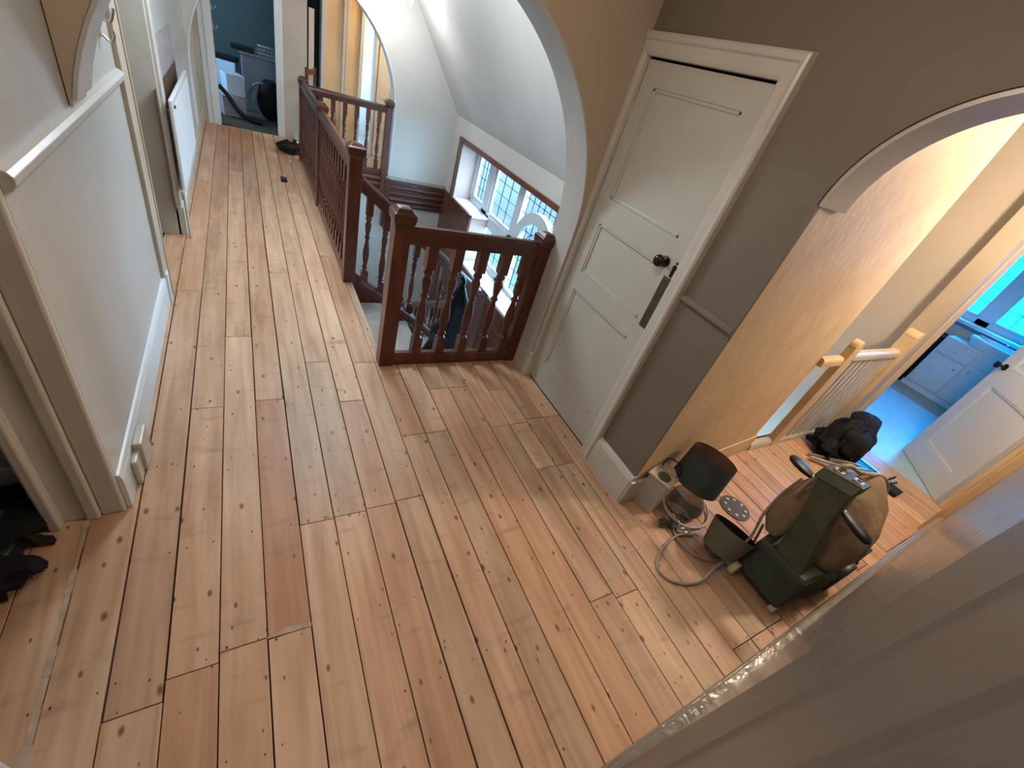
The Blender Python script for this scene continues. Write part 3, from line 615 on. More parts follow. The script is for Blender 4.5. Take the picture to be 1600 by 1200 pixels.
# ------------------------------------------------------------------ stairs down from the landing
GO, RI, SX0 = 0.25, 0.18, 0.70
t = thing('staircase', 'short flight of worn stairs going down from the landing between the railings', 'stairs', (SX0, 2.35, 0))
for i in range(6):
    x = i*GO; z = -i*RI
    q = MB(); q.box(x-0.06 if i else -0.02, x-0.04 if i else 0.0, -0.03, 1.06, z-RI, z-0.02); q.build('riser', M['riser'], t)
    if i:
        q = MB(); q.box(x-GO-0.03, x+0.0, -0.03, 1.06, z-0.03, z); q.build('tread', M['tread'], t, bevel=0.006)
q = MB(); q.box(5*GO-0.03, 2.05, -0.03, 1.2, -6*RI-0.03, -6*RI); q.build('half_landing', M['tread'], t, bevel=0.005)
b = MB(); b.prism([(0.66, -0.02), (0.66, -0.36), (1.95, -1.38), (1.95, -1.0), (0.75, -0.02)], 'y', 3.42, 3.47)
b.prism([(0.66, -0.02), (0.66, -0.36), (1.95, -1.38), (1.95, -1.0), (0.75, -0.02)], 'y', 2.30, 2.335)
struct('trim_stair_string', b, M['mahog'], 'mahogany strings on both sides of the stairs', 'stair trim')
sbox('wall_under_stair', M['stairwall'], 0.62, 2.0, 3.425, 3.465, -2.7, -1.0, 'wall beneath the stair string', 'wall')

# balustrades
def baluster(mb, x, y, z0, z1, sq=0.021, r=0.021, sz0=None, sz1=None, n=12):
    """turned baluster: square foot and head, vase in the middle"""
    h = z1-z0; f0 = 0.16*h; f1 = 0.20*h
    mb.box(x-sq, x+sq, y-sq, y+sq, z0, z0+f0); mb.box(x-sq, x+sq, y-sq, y+sq, z1-f1, z1)
    prof = [(0.9, 0), (0.55, .03), (0.95, .07), (0.55, .11), (0.75, .18), (1.0, .30), (0.92, .40), (0.62, .52), (0.5, .58), (0.85, .62), (0.5, .66), (0.78, .74), (0.95, .84), (0.6, .90), (0.95, .94), (0.7, 1.0)]
    a, c = z0+f0, z1-f1
    mb.lathe([(r*p, a+(c-a)*q) for p, q in prof], (x, y, 0), n)
def newel(parent, x, y, z0, z1, w=0.092, name='newel_post'):
    m = MB(); h = w/2
    m.box(x-h, x+h, y-h, y+h, z0, z1-0.10)
    m.build(name, M['mahog'], parent, bevel=0.004)
    m = MB()
    def ring(s, z): return [(x-s, y-s, z), (x+s, y-s, z), (x+s, y+s, z), (x-s, y+s, z)]
    m.loft([ring(h, z1-0.10), ring(h+0.004, z1-0.085), ring(h+0.012, z1-0.075), ring(h+0.016, z1-0.05), ring(h+0.016, z1-0.03), ring(h+0.004, z1-0.022), ring(h-0.012, z1-0.004), ring(0.012, z1)])
    m.build('newel_cap', M['mahogh'], parent, bevel=0.003)
def rail(parent, p0, p1, name='handrail', hw=0.035, hh=0.035, mat='mahogh'):
    p0, p1 = Vector(p0), Vector(p1); d = (p1-p0).normalized(); s = d.cross(Vector((0, 0, 1))).normalized(); u = s.cross(d)
    prof = [(-1, -1), (1, -1), (1, 0.2), (0.85, 0.65), (0.45, 1.0), (-0.45, 1.0), (-0.85, 0.65), (-1, 0.2)]
    m = MB(); m.loft([[p+s*(a*hw)+u*(c*hh) for a, c in prof] for p in (p0, p1)])
    m.build(name, M[mat], parent, bevel=0.002)
# 1. guard rail at the head of the stairs
t = thing('guard_balustrade', 'short mahogany balustrade with turned balusters standing beside the cupboard door', 'railing', (0, 0, 0), 0, 'mahogany railings around the stairwell')
newel(t, 0.705, 2.295, 0.0, 1.03); newel(t, 1.65, 2.295, 0.0, 1.0, 0.085)
rail(t, (0.75, 2.295, 0.885), (1.62, 2.295, 0.885), hw=0.036, hh=0.048); rail(t, (0.75, 2.295, 0.045), (1.62, 2.295, 0.045), 'bottom_rail', 0.036, 0.040, 'mahog')
for x in (0.90, 1.065, 1.23, 1.395, 1.555):
    m = MB(); baluster(m, x, 2.295, 0.08, 0.845, 0.030, 0.032, n=16); m.build('baluster', M['mahog'], t, smooth=True)
# 2. long balustrade along the landing
t = thing('landing_balustrade', 'long mahogany balustrade running along the open side of the landing', 'railing', (0, 0, 0), 0, 'mahogany railings around the stairwell')
newel(t, 0.672, 3.46, 0.0, 1.06); newel(t, 0.672, 5.22, 0.0, 1.0, 0.085); newel(t, 0.672, 6.95, 0.0, 0.98, 0.085)
for (a, c) in ((3.505, 5.18), (5.26, 6.91)):
    rail(t, (0.672, a, 0.90), (0.672, c, 0.90), hw=0.034, hh=0.042); rail(t, (0.672, a, 0.05), (0.672, c, 0.05), 'bottom_rail', 0.03, 0.035, 'mahog')
    nb = 12
    for i in range(nb):
        y = a+(c-a)*(i+0.7)/(nb+0.4); m = MB(); baluster(m, 0.672, y, 0.08, 0.865, 0.025, 0.027, n=10); m.build('baluster', M['mahog'], t, smooth=True)
# 3. return balustrade in front of the far arch
t = thing('return_balustrade', 'short mahogany balustrade crossing the foot of the far arch', 'railing', (0, 0, 0), 0, 'mahogany railings around the stairwell')
newel(t, 1.75, 6.93, -0.3, 0.99, 0.085)
rail(t, (0.715, 6.94, 0.86), (1.71, 6.94, 0.86), hw=0.034, hh=0.045); rail(t, (0.715, 6.94, 0.05), (1.71, 6.94, 0.05), 'bottom_rail', 0.03, 0.03, 'mahog')
for i in range(6):
    m = MB(); baluster(m, 0.88+i*0.15, 6.94, 0.08, 0.82, 0.025, 0.027, n=10); m.build('baluster', M['mahog'], t, smooth=True)
# 4. raking balustrade beside the stairs
t = thing('stair_balustrade', 'sloping mahogany balustrade going down beside the stairs', 'railing', (0, 0, 0), 0, 'mahogany railings around the stairwell')
SL = -0.72
rail(t, (0.71, 3.46, 0.80), (1.90, 3.46, 0.80+SL*1.19), hw=0.034, hh=0.045); rail(t, (0.71, 3.46, 0.03), (1.90, 3.46, 0.03+SL*1.19), 'bottom_rail', 0.034, 0.04, 'mahog')
for i in range(8):
    x = 0.80+i*0.14; dz = SL*(x-0.71); m = MB(); baluster(m, x, 3.46, 0.05+dz, 0.77+dz, 0.025, 0.027, n=10); m.build('baluster', M['mahog'], t, smooth=True)
newel(t, 1.93, 3.46, -1.08, -0.02, 0.085)
# 5. lower flight rail
t = thing('lower_balustrade', 'lower mahogany rail of the next flight below the landing', 'railing', (0, 0, 0), 0, 'mahogany railings around the stairwell')
rail(t, (1.93, 3.52, -0.22), (1.93, 5.9, -1.6), hw=0.034, hh=0.045); rail(t, (1.93, 3.52, -1.0), (1.93, 5.9, -2.4), 'bottom_rail', 0.03, 0.05, 'mahog')
for i in range(12):
    y = 3.62+i*0.19; dz = -0.58*(y-3.52); m = MB(); baluster(m, 1.93, y, -0.97+dz, -0.25+dz, 0.022, 0.023, n=8); m.build('baluster', M['mahog'], t, smooth=True)
newel(t, 1.93, 5.95, -2.7, -1.45, 0.085)

# black sack standing on the stairs
t = thing('black_sack', 'tall limp black sack with bluish sheen standing on the stairs behind the short railing', 'sack', (1.42, 2.98, -0.54))
q = MB(); rs = []
rnd = random.Random(3)
for j in range(12):
    f = j/11; w = 0.17*(1-f)**0.55+0.02+0.012*math.sin(j*1.7); n = 20
    rs.append([((math.cos(2*PI*i/n)*w*(1.0+0.14*math.sin(3*2*PI*i/n+j*0.4)))+0.06*f, math.sin(2*PI*i/n)*w*0.75*(1+0.12*math.sin(5*2*PI*i/n)), f*0.80) for i in range(n)])
q.loft(rs); q.build('sack_body', M['blackbag'], t, smooth=True)
q = MB(); q.tube([(0.06, 0, 0.79), (0.07, 0.0, 0.83), (0.05, 0.02, 0.86)], [0.03, 0.018, 0.03], 8); q.build('tied_neck', M['blackbag'], t, smooth=True)

# ------------------------------------------------------------------ wall beside the camera (right foreground)
b = MB(); b.prism([(0.16, -0.085), (0.85, -0.048), (4.62, 0.055), (4.62, -0.25), (0.16, -0.25)], 'z', 0, CZ)
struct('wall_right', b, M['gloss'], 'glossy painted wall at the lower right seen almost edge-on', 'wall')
b = MB(); b.prism([(0.46, -0.022), (2.0, 0.010), (3.95, 0.066), (3.95, 0.02), (0.46, -0.06)], 'z', 0, 0.17)
b.prism([(0.46, -0.034), (3.95, 0.055), (3.95, 0.02), (0.46, -0.06)], 'z', 0.17, 0.195)
struct('baseboard_right', b, M['gloss'], 'tall skirting board along the lower right wall', 'skirting', bevel=0.004)
b = MB(); b.prism([(0.88, -0.15), (0.88, -0.0435), (0.84, -0.0375), (0.78, -0.0385), (0.47, -0.0455), (0.46, -0.050), (0.43, -0.052), (0.41, -0.0475), (0.25, -0.0500), (0.24, -0.054), (0.225, -0.054), (0.21, -0.0500), (0.165, -0.0530), (0.165, -0.15)], 'z', 0, 2.2)
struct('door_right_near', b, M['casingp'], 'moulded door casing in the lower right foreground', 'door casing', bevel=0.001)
b = MB(); b.box(0.10, 0.17, -1.3, -0.06, 0, CZ); b.box(-2.7, 0.17, -1.4, -1.3, 0, CZ)
struct('wall_behind', b, M['cream'], 'walls behind the photographer', 'wall')

# ------------------------------------------------------------------ passage end: attic stair railing, bathroom door and bathroom
b = MB(); b.box(3.02, 3.14, 1.10, 2.2, -2.0, -1.2); b.box(3.02, 3.14, 1.10, 2.2, -0.80, CZ); b.box(3.0, 4.6, 2.1, 2.2, -2.0, CZ); b.box(4.5, 4.7, 1.08, 2.2, -2.0, CZ); b.box(3.0, 4.6, 1.1, 2.2, -2.05, -2.0); b.box(3.14, 4.5, 1.06, 1.12, -2.0, -0.02)  # unseen gap low in the side wall, added to let blue sky light in
struct('wall_back_stair', b, M['backwall'], 'pale wall of the second stairwell behind the white railing', 'wall')
portal('back_stair_gap_portal', (2.98, 1.65, -1.0), (0, -PI/2, 0), 0.4, 1.0)
t = thing('white_balustrade', 'white painted railing with round-topped post guarding the second stairwell', 'railing', (0, 0, 0))
q = MB(); 
def ring2(x, y, w, z): return [(x-w, y-w, z), (x+w, y-w, z), (x+w, y+w, z), (x-w, y+w, z)]
q.box(3.42, 3.52, 1.00, 1.055, 0.0, 0.93); q.prism([(3.42+0.05-0.05*math.cos(PI*i/14), 0.93+0.06*math.sin(PI*i/14)) for i in range(15)], 'y', 1.00, 1.055)
q.build('newel_post', M['yellow'], t, bevel=0.006)
q = MB(); q.box(4.30, 4.40, 0.985, 1.085, 0.0, 1.0); q.prism([(4.35-0.05*math.cos(PI*i/14), 1.0+0.06*math.sin(PI*i/14)) for i in range(15)], 'y', 0.985, 1.085)
q.build('newel_post', M['yellow'], t, bevel=0.006)
rail(t, (3.52, 1.035, 0.86), (4.30, 1.035, 0.86), hw=0.035, hh=0.028, mat='white'); rail(t, (3.14, 1.035, 0.825), (3.42, 1.035, 0.825), hw=0.03, hh=0.03, mat='yellow'); rail(t, (3.14, 1.035, 0.03), (4.30, 1.035, 0.03), 'bottom_rail', 0.03, 0.03, 'white')
for i in range(9):
    x = 3.575+i*0.087; q = MB(); q.box(x-0.026, x+0.026, 1.015, 1.05, 0.05, 0.84); q.build('baluster', M['white'], t, bevel=0.004)
b = MB(); b.box(4.42, 4.60, 0.99, 1.12, 0, CZ); b.box(4.60, 4.72, 1.02, 2.3, 0, CZ); b.box(4.60, 4.72, 0.16, 1.02, 2.08, CZ); b.box(4.60, 4.72, -0.7, 0.10, 0, CZ)
struct('wall_passage_end', b, M['taupe'], 'wall at the end of the passage around the bathroom doorway', 'wall')
b = MB(); b.box(4.555, 4.60, 1.0, 1.07, 0, 2.16); b.box(4.57, 4.74, 0.985, 1.02, 0, 2.1); b.box(4.56, 4.60, 0.04, 0.10, 0, 2.16); b.box(4.57, 4.74, 0.10, 0.135, 0, 2.1); b.box(4.56, 4.60, 0.04, 1.07, 2.08, 2.16)
b.box(3.98, 4.10, 0.03, 0.085, 0, 2.16); b.box(4.12, 4.20, 0.03, 0.07, 0, 2.16)
struct('door_bathroom', b, M['yellow'], 'cream casing around the bathroom doorway', 'door casing', bevel=0.006)
ang = math.atan2(0.47, 0.56)
t = thing('bathroom_door', 'white panelled bathroom door standing half open at the right', 'door', (4.575, 0.165, 0.0), ang-PI/2)
panel_door(t, M['bluewhite'], 0.73, 1.98, 0.035, [(0.12, 0.61, 0.22, 0.85), (0.12, 0.61, 1.02, 1.85)])
k = MB(); k.lathe([(0.001, 0), (0.028, 0), (0.028, 0.005), (0.011, 0.01), (0.011, 0.04), (0.028, 0.05), (0.028, 0.065), (0.001, 0.075)], (0, 0.665, 1.0), 18, R); tag(k.build('knob', M['brassdark'], t, smooth=True), 'dark bronze knob')
# bathroom
b = MB(); b.box(4.72, 7.75, 2.2, 2.3, 0, CZ); b.box(4.72, 7.75, -0.7, -0.6, 0, CZ)
b.box(7.7, 7.8, -0.6, 0.45, 0, CZ); b.box(7.7, 7.8, 1.78, 2.3, 0, CZ); b.box(7.7, 7.8, 0.45, 1.78, 0, 0.90); b.box(7.7, 7.8, 0.45, 1.78, 2.1, CZ)
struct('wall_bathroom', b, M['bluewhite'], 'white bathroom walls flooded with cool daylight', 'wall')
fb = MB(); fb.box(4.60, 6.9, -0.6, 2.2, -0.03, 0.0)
struct('floor_bathroom', fb, M['tile'], 'pale bathroom floor with the blue window light in its colour', 'floor')
sbox('floor_bathroom_edge', M['beige'], 6.72, 7.7, -0.6, 2.2, -0.03, 0.002, 'beige strip of flooring in front of the vanity cabinet', 'floor')
t = thing('window_2', None, None, (7.68, 0, 0)); t['kind'] = 'structure'; t['label'] = 'bright leaded bathroom window above the basin'
q = MB(); frame_rect(q, 0.45, 1.78, 0.90, 2.1, 0.07, 0, 0.07); q.box(0, 0.07, 1.32, 1.46, 0.9, 2.1); q.box(-0.16, 0.02, 0.4, 1.8, 0.86, 0.90)
q.build('window_frame', M['bluewhite'], t, bevel=0.005)
def light2(y0, y1, ny, nz):
    s = MB(); frame_rect(s, y0, y1, 0.97, 2.03, 0.03, 0.01, 0.05); sash = s.build('sash', M['bluewhite'], t)
    g = MB(); g.box(0.03, 0.033, y0+0.03, y1-0.03, 1.0, 2.0); g.build('glass_pane', M['frosted'], sash)
    l = MB()
    for i in range(1, ny): y = y0+(y1-y0)*i/ny; l.box(0.025, 0.038, y-0.005, y+0.005, 1.0, 2.0)
    for j in range(1, nz): z = 1.0+j/nz; l.box(0.025, 0.038, y0+0.03, y1-0.03, z-0.005, z+0.005)
    l.build('leading', M['lead'], sash)
light2(0.52, 1.32, 5, 6); light2(1.46, 1.71, 1, 6)
# vanity cabinet with basin
t = thing('vanity_cabinet', 'pale blue-white vanity cabinet below the bathroom window', 'cabinet', (7.2, 0.0, 0.0))
q = MB(); q.box(0.015, 0.48, 0.35, 1.45, 0.0, 0.72); q.build('cabinet_body', M['bluewhite'], t, bevel=0.003)
q = MB(); q.box(0.0, 0.02, 0.34, 1.46, 0.0, 0.06); q.build('plinth', M['bluewhite'], t)
for (a, c, z0, z1, nm) in ((1.10, 1.43, 0.08, 0.50, 'door'), (1.10, 1.43, 0.52, 0.69, 'drawer'), (0.74, 1.08, 0.08, 0.55, 'door'), (0.38, 0.72, 0.08, 0.55, 'door')):
    q = MB(); q.box(-0.005, 0.016, a, c, z0, z1); o = q.build(nm, M['bluewhite'], t, bevel=0.005)
    q = MB(); q.lathe([(0.001, 0), (0.006, 0), (0.006, 0.01), (0.012, 0.016), (0.001, 0.022)], (-0.005, (a+0.05 if nm == 'door' and a > 1 else (a+c)/2 if nm == 'drawer' else c-0.05), z1-0.08), 12, R); q.build('knob', M['steel'], o, smooth=True)
t = thing('wash_basin', 'white ceramic wash basin with chrome taps set in the vanity cabinet', 'basin', (7.22, 0.90, 0.72))
q = MB(); n = 28; prof = [(0.30, -0.16), (0.36, 0.0), (0.37, 0.03), (0.36, 0.045), (0.32, 0.045), (0.30, 0.02), (0.24, -0.07), (0.05, -0.10), (0.02, -0.10)]
q.lathe([(r, z+0.06) for r, z in prof], (0.20, 0, 0), n, sx=0.62, sy=1.15); q.box(0.32, 0.47, -0.38, 0.38, 0.06, 0.12)
q.build('bowl', M['bluewhite'], t, smooth=True)
for y in (-0.12, 0.12):
    q = MB(); q.tube([(0.38, y, 0.12), (0.38, y, 0.17)], 0.014, 10); q.tube([(0.38, y-0.03, 0.175), (0.38, y+0.03, 0.175)], 0.008, 8); q.tube([(0.35, y, 0.175), (0.41, y, 0.175)], 0.008, 8); q.tube([(0.38, y, 0.15), (0.31, y, 0.155), (0.28, y, 0.13)], 0.009, 8)
    q.build('tap', M['chrome'], t, smooth=True)
b = MB(); b.box(7.22, 7.6, 1.47, 1.86, 0, 0.68); b.box(7.2, 7.24, 1.50, 1.83, 0.05, 0.62); tag(b.build('dark_gap_block', M['blackm'], None, bevel=0.01), 'black block painted as the shaded gap beside the vanity cabinet', 'dark block')  # black block paints the shade in the gap by the cabinet

# ------------------------------------------------------------------ things on the passage floor
# white fan heater / air unit
t = thing('portable_heater', 'tall white portable heater with round vent and wire handle on top, standing by the pier', 'heater', (1.885, 0.845, 0.0), math.radians(18))
q = MB(); q.prism([(-0.06, 0), (0.075, 0), (0.085, 0.235), (-0.07, 0.235)], 'y', -0.062, 0.062); q.build('casing', M['heater'], t, bevel=0.008)
q = MB(); q.box(-0.08, 0.095, -0.07, 0.07, 0.235, 0.25); q.build('top_lid', M['heatertop'], t, bevel=0.006)
q = MB(); q.lathe([(0.036, 0.250), (0.036, 0.256), (0.030, 0.257), (0.001, 0.254)], (-0.032, -0.008, 0), 24); tag(q.build('vent', M['vent'], t), 'round dark vent')
q = MB(); q.box(0.02, 0.034, -0.05, 0.045, 0.25, 0.262); q.build('hinge_bar', M['heatertop'], t, bevel=0.003)
q = MB(); q.curve([(0.027, -0.05, 0.262), (0.05, -0.052, 0.285), (0.065, -0.03, 0.31), (0.065, 0.03, 0.31), (0.05, 0.047, 0.285), (0.027, 0.043, 0.262)], 0.0035, 8); tag(q.build('wire_handle', M['black'], t, smooth=True), 'black wire handle')

# table lamp with teal shade
t = thing('table_lamp', 'table lamp with glass bottle base and dark teal drum shade beside the white heater', 'lamp', (2.10, 0.745, 0.0))
q = MB(); q.lathe([(0.045, 0.0), (0.09, 0.01), (0.105, 0.05), (0.095, 0.10), (0.06, 0.14), (0.03, 0.16), (0.022, 0.18), (0.022, 0.19)], (0, 0, 0), 28); tag(q.build('base', M['lampglass'], t, smooth=True), 'smoked glass bottle base')
q = MB(); q.tube([(0, 0, 0.19), (0, 0, 0.28)], 0.012, 12); q.tube([(-0.02, 0, 0.20), (0.02, 0, 0.20)], 0.012, 10); q.build('lamp_holder', M['steel'], t, smooth=True)
TL = Matrix.Rotation(math.radians(13), 3, Vector((-0.33, 0.94, 0)))
q = MB(); q.lathe([(0.135, 0.0), (0.125, 0.20)], (-0.03, 0.02, 0.215), 40, TL, cap=False); q.lathe([(0.132, 0.002), (0.122, 0.198)], (-0.03, 0.02, 0.215), 40, TL, cap=False)
sh = q.build('lamp_shade', M['teal'], t, smooth=True)
q = MB(); q.lathe([(0.131, 0.003), (0.1215, 0.197)], (-0.03, 0.02, 0.215), 40, TL, cap=False); tag(q.build('shade_lining', M['shadein'], sh, smooth=True), 'brownish inner lining')
q = MB()
for a in range(3): q.tube([TL @ Vector((0.012*math.cos(a*2.1), 0.012*math.sin(a*2.1), 0.03))+Vector((-0.03, 0.02, 0.215)), TL @ Vector((0.131*math.cos(a*2.1), 0.131*math.sin(a*2.1), 0.012))+Vector((-0.03, 0.02, 0.215))], 0.002, 6)
q.build('shade_spider', M['steel'], sh)
# steel hoop leaning at the lamp (lamp shade ring)
t = thing('metal_hoop', 'thin pale metal hoop lying around the foot of the teal lamp', 'hoop', (2.10, 0.73, 0.0))
q = MB(); q.tube([(0.17*math.cos(2*PI*i/40), 0.13*math.sin(2*PI*i/40), 0.012+0.05*(1+math.cos(2*PI*i/40-2.0))*0.5) for i in range(41)], 0.007, 8); q.build('hoop', M['heater'], t, smooth=True)
# clear plastic wrap by the lamp
t = thing('plastic_wrap', 'crumpled clear plastic with small fittings on the floor before the heater', 'packaging', (1.93, 0.66, 0.0))
for i, (x, y) in enumerate(((0, 0), (0.05, 0.03), (-0.05, 0.03), (0.02, -0.04), (0.1, 0.02))):
    q = MB(); q.blob((x, y, 0.018), (0.035, 0.025, 0.018), 10, 6, 0.7, i+3, flat=-0.017); q.build('fitting', M['steel' if i % 2 else 'vent'], t)
# second shade, upturned cone
t = thing('tapered_shade', 'upturned sage green tapered shade with dark inside in front of the teal lamp', 'lampshade', (2.10, 0.465, 0.0))
n = 40; TC = Matrix.Rotation(math.radians(26), 3, Vector((-0.33, 0.94, 0)))
def cone_rings(k, dz): return [[TC @ Vector((r*k*math.cos(2*PI*i/n), r*k*math.sin(2*PI*i/n), z0+dz))+Vector((-0.05, -0.02, 0.046)) for i in range(n)] for r, z0 in ((0.088, 0.0), (0.104, 0.075), (0.118, 0.15))]
q = MB(); q.loft(cone_rings(1.0, 0), cap=False); q.build('shade_wall', M['sage'], t, smooth=True)
q = MB(); q.loft(cone_rings(0.975, 0.001), cap=False); tag(q.build('shade_inside', M['blackm'], t, smooth=True), 'dark inside of the shade')
q = MB(); q.loft([[p for p in cone_rings(0.97, 0.003)[0]], [Vector((p.x*0.02, p.y*0.02, p.z)) for p in cone_rings(0.97, 0.003)[0]]], cap=False); q.build('shade_base', M['blackm'], t)
# perforated disc
t = thing('sanding_disc', 'flat grey perforated sanding disc lying on the floor beside the lamps', 'disc', (2.50, 0.64, 0.0))
q = MB(); q.lathe([(0.095, 0.0), (0.095, 0.006), (0.02, 0.009), (0.001, 0.009)], (0, 0, 0), 32); d = q.build('disc_plate', M['vent'], t)
for i in range(8):
    q = MB(); q.lathe([(0.010, 0.0), (0.010, 0.0105), (0.001, 0.0105)], (0.065*math.cos(i*PI/4), 0.065*math.sin(i*PI/4), 0.0005), 10); q.build('hole', M['bluewhite'], d)
# loose cable
cab = MB()
cab.curve([(1.94, 0.68, 0.02), (1.90, 0.60, 0.008), (1.91, 0.50, 0.008), (1.98, 0.43, 0.008), (2.10, 0.40, 0.012), (2.20, 0.37, 0.03), (2.26, 0.40, 0.12), (2.28, 0.43, 0.22)], 0.007, 8, 8)
cab.curve([(2.02, 0.575, 0.01), (1.90, 0.60, 0.02), (1.75, 0.56, 0.008), (1.655, 0.50, 0.008), (1.655, 0.43, 0.008), (1.73, 0.375, 0.008), (1.84, 0.355, 0.01), (1.97, 0.38, 0.03), (2.08, 0.39, 0.08), (2.18, 0.41, 0.18), (2.22, 0.45, 0.30), (2.28, 0.47, 0.42), (2.25, 0.45, 0.58)], 0.007, 8, 8)
tag(cab.build('loose_cable', M['cable'], smooth=True), 'beige grey mains cable looping over the floorboards towards the sander', 'cable')

# drum floor sander
t = thing('floor_sander', 'dark green drum floor sander with beige dust bag and black paddle grips', 'sanding machine', (0, 0, 0))
def hull(name, pts, mat, parent, bevel=0.012):
    m = MB(); vs = [m.bm.verts.new(p) for p in pts]; r = bmesh.ops.convex_hull(m.bm, input=vs); 
    for g in r['geom_interior']:
        if isinstance(g, bmesh.types.BMVert) and g.is_valid: m.bm.verts.remove(g)
    return m.build(name, mat, parent, bevel=bevel)
base_o = hull('sander_base', [(2.08, 0.10, 0.04), (2.08, 0.36, 0.04), (2.16, 0.10, 0.23), (2.16, 0.37, 0.23), (2.62, 0.055, 0.03), (2.62, 0.40, 0.03), (2.58, 0.06, 0.17), (2.58, 0.40, 0.17), (2.28, 0.08, 0.27), (2.28, 0.38, 0.27)], M['green'], t, 0.03)
q = MB(); q.lathe([(0.11, 0.0), (0.115, 0.02), (0.115, 0.30), (0.11, 0.32)], (2.55, 0.06, 0.14), 28, Matrix.Rotation(-PI/2, 3, 'X')); q.build('drum_housing', M['green'], t, smooth=True, bevel=0.006)
hull('motor_box', [(2.72, 0.09, 0.03), (2.72, 0.28, 0.03), (3.0, 0.09, 0.05), (3.0, 0.28, 0.05), (2.72, 0.09, 0.17), (2.72, 0.28, 0.17), (2.95, 0.09, 0.19), (2.95, 0.28, 0.19)], M['green'], t)
q = MB(); q.xbox((2.83, 0.185, 0.19), (0.15, 0.12, 0.006), Matrix.Rotation(-math.radians(5), 3, 'Y')); tag(q.build('rating_plate', M['sage'], t), 'small worn rating plate')
# column
c0, c1 = Vector((2.22, 0.215, 0.20)), Vector((2.235, 0.335, 0.70))
q = MB(); u = Vector((1, 0, 0)); v = (c1-c0).cross(u).normalized()
q.loft([[c0+u*a*0.045+v*b_*0.075 for a, b_ in ((-1, -1), (1, -1), (1, 1), (-1, 1))], [c0.lerp(c1, .6)+u*a*0.04+v*b_*0.06 for a, b_ in ((-1, -1), (1, -1), (1, 1), (-1, 1))], [c1+u*a*0.04+v*b_*0.075 for a, b_ in ((-1, -1), (1, -1), (1, 1), (-1, 1))]])
q.build('column', M['greenl'], t, bevel=0.010)
q = MB(); q.loft([[c1+Vector((0.0, 0, -0.02))+u*a*0.05+v*b_*0.085 for a, b_ in ((-1, -1), (1, -1), (1, 1), (-1, 1))], [c1+Vector((0.03, 0.0, 0.035))+u*a*0.045+v*b_*0.085 for a, b_ in ((-1, -1), (1, -1), (1, 1), (-1, 1))]])
hd = q.build('control_head', M['green'], t, bevel=0.008)
for s in (-0.045, 0.035):
    q = MB(); p = c1+v*s+Vector((0.03, 0.0, 0.035)); q.xbox(p, (0.035, 0.045, 0.010)); w_ = q.build('switch_plate', M['heater'], hd, bevel=0.003)
    q = MB(); q.xbox(p+Vector((0, 0, 0.005)), (0.018, 0.018, 0.008)); q.build('switch', M['black'], w_)
# paddle grips
for (a, c) in (((2.28, 0.42, 0.61), (2.26, 0.55, 0.63)), ((2.25, 0.25, 0.60), (2.24, 0.10, 0.57))):
    a, c = Vector(a), Vector(c); d = (c-a).normalized()
    q = MB(); q.tube([a-d*0.05, a+d*0.015], 0.010, 10); rod = q.build('grip_rod', M['chrome'], t, smooth=True)
    q = MB(); m_ = d.to_track_quat('Z', 'Y').to_matrix()
    L_ = (c-a).length; q.lathe([(0.012, 0.0), (0.030, 0.02), (0.042, L_*0.4), (0.044, L_*0.75), (0.034, L_*0.97), (0.010, L_*1.06)], a, 18, m_, sx=1.0, sy=0.35); q.build('paddle_grip', M['black'], t, smooth=True)
# dust bag: two lobes
def sack(name, path, radii, flat, seed):
    m = MB(); rnd = random.Random(seed); n = 24; rings = []
    path = [Vector(p) for p in path]
    for i, p in enumerate(path):
        tn = (path[min(i+1, len(path)-1)]-path[max(i-1, 0)]).normalized(); sd = Vector((0, 1, 0)); sd = (sd-tn*sd.dot(tn)).normalized(); up = tn.cross(sd)
        rings.append([p+(sd*math.cos(2*PI*k/n)+up*flat*math.sin(2*PI*k/n))*radii[i]*(1+0.05*math.sin(3*2*PI*k/n+i)+0.03*math.sin(7*2*PI*k/n+2*i)) for k in range(n)])
    m.loft(rings); return m.build(name, M['dustbag'], t, smooth=True)
bag = sack('dust_bag', [(2.33, 0.20, 0.20), (2.36, 0.20, 0.26), (2.42, 0.215, 0.36), (2.50, 0.235, 0.46), (2.60, 0.265, 0.54), (2.68, 0.30, 0.60), (2.72, 0.31, 0.63)], [0.05, 0.115, 0.145, 0.135, 0.105, 0.06, 0.03], 0.85, 1)
sack('dust_bag_lobe', [(2.24, 0.37, 0.24), (2.26, 0.385, 0.31), (2.30, 0.40, 0.42), (2.34, 0.41, 0.52), (2.38, 0.42, 0.60)], [0.03, 0.07, 0.075, 0.055, 0.02], 0.7, 2)
q = MB(); q.lathe([(0.001, 0), (0.032, 0), (0.036, 0.015), (0.03, 0.04), (0.001, 0.045)], (2.66, 0.20, 0.50), 20, Matrix.Rotation(-PI/2.5, 3, 'Y')); q.build('knob', M['black'], t, smooth=True)
q = MB(); q.tube([(2.62, 0.33, 0.60), (2.56, 0.36, 0.63), (2.40, 0.36, 0.66), (2.28, 0.35, 0.72)], 0.012, 8); q.build('bag_frame', M['greenl'], t, smooth=True)
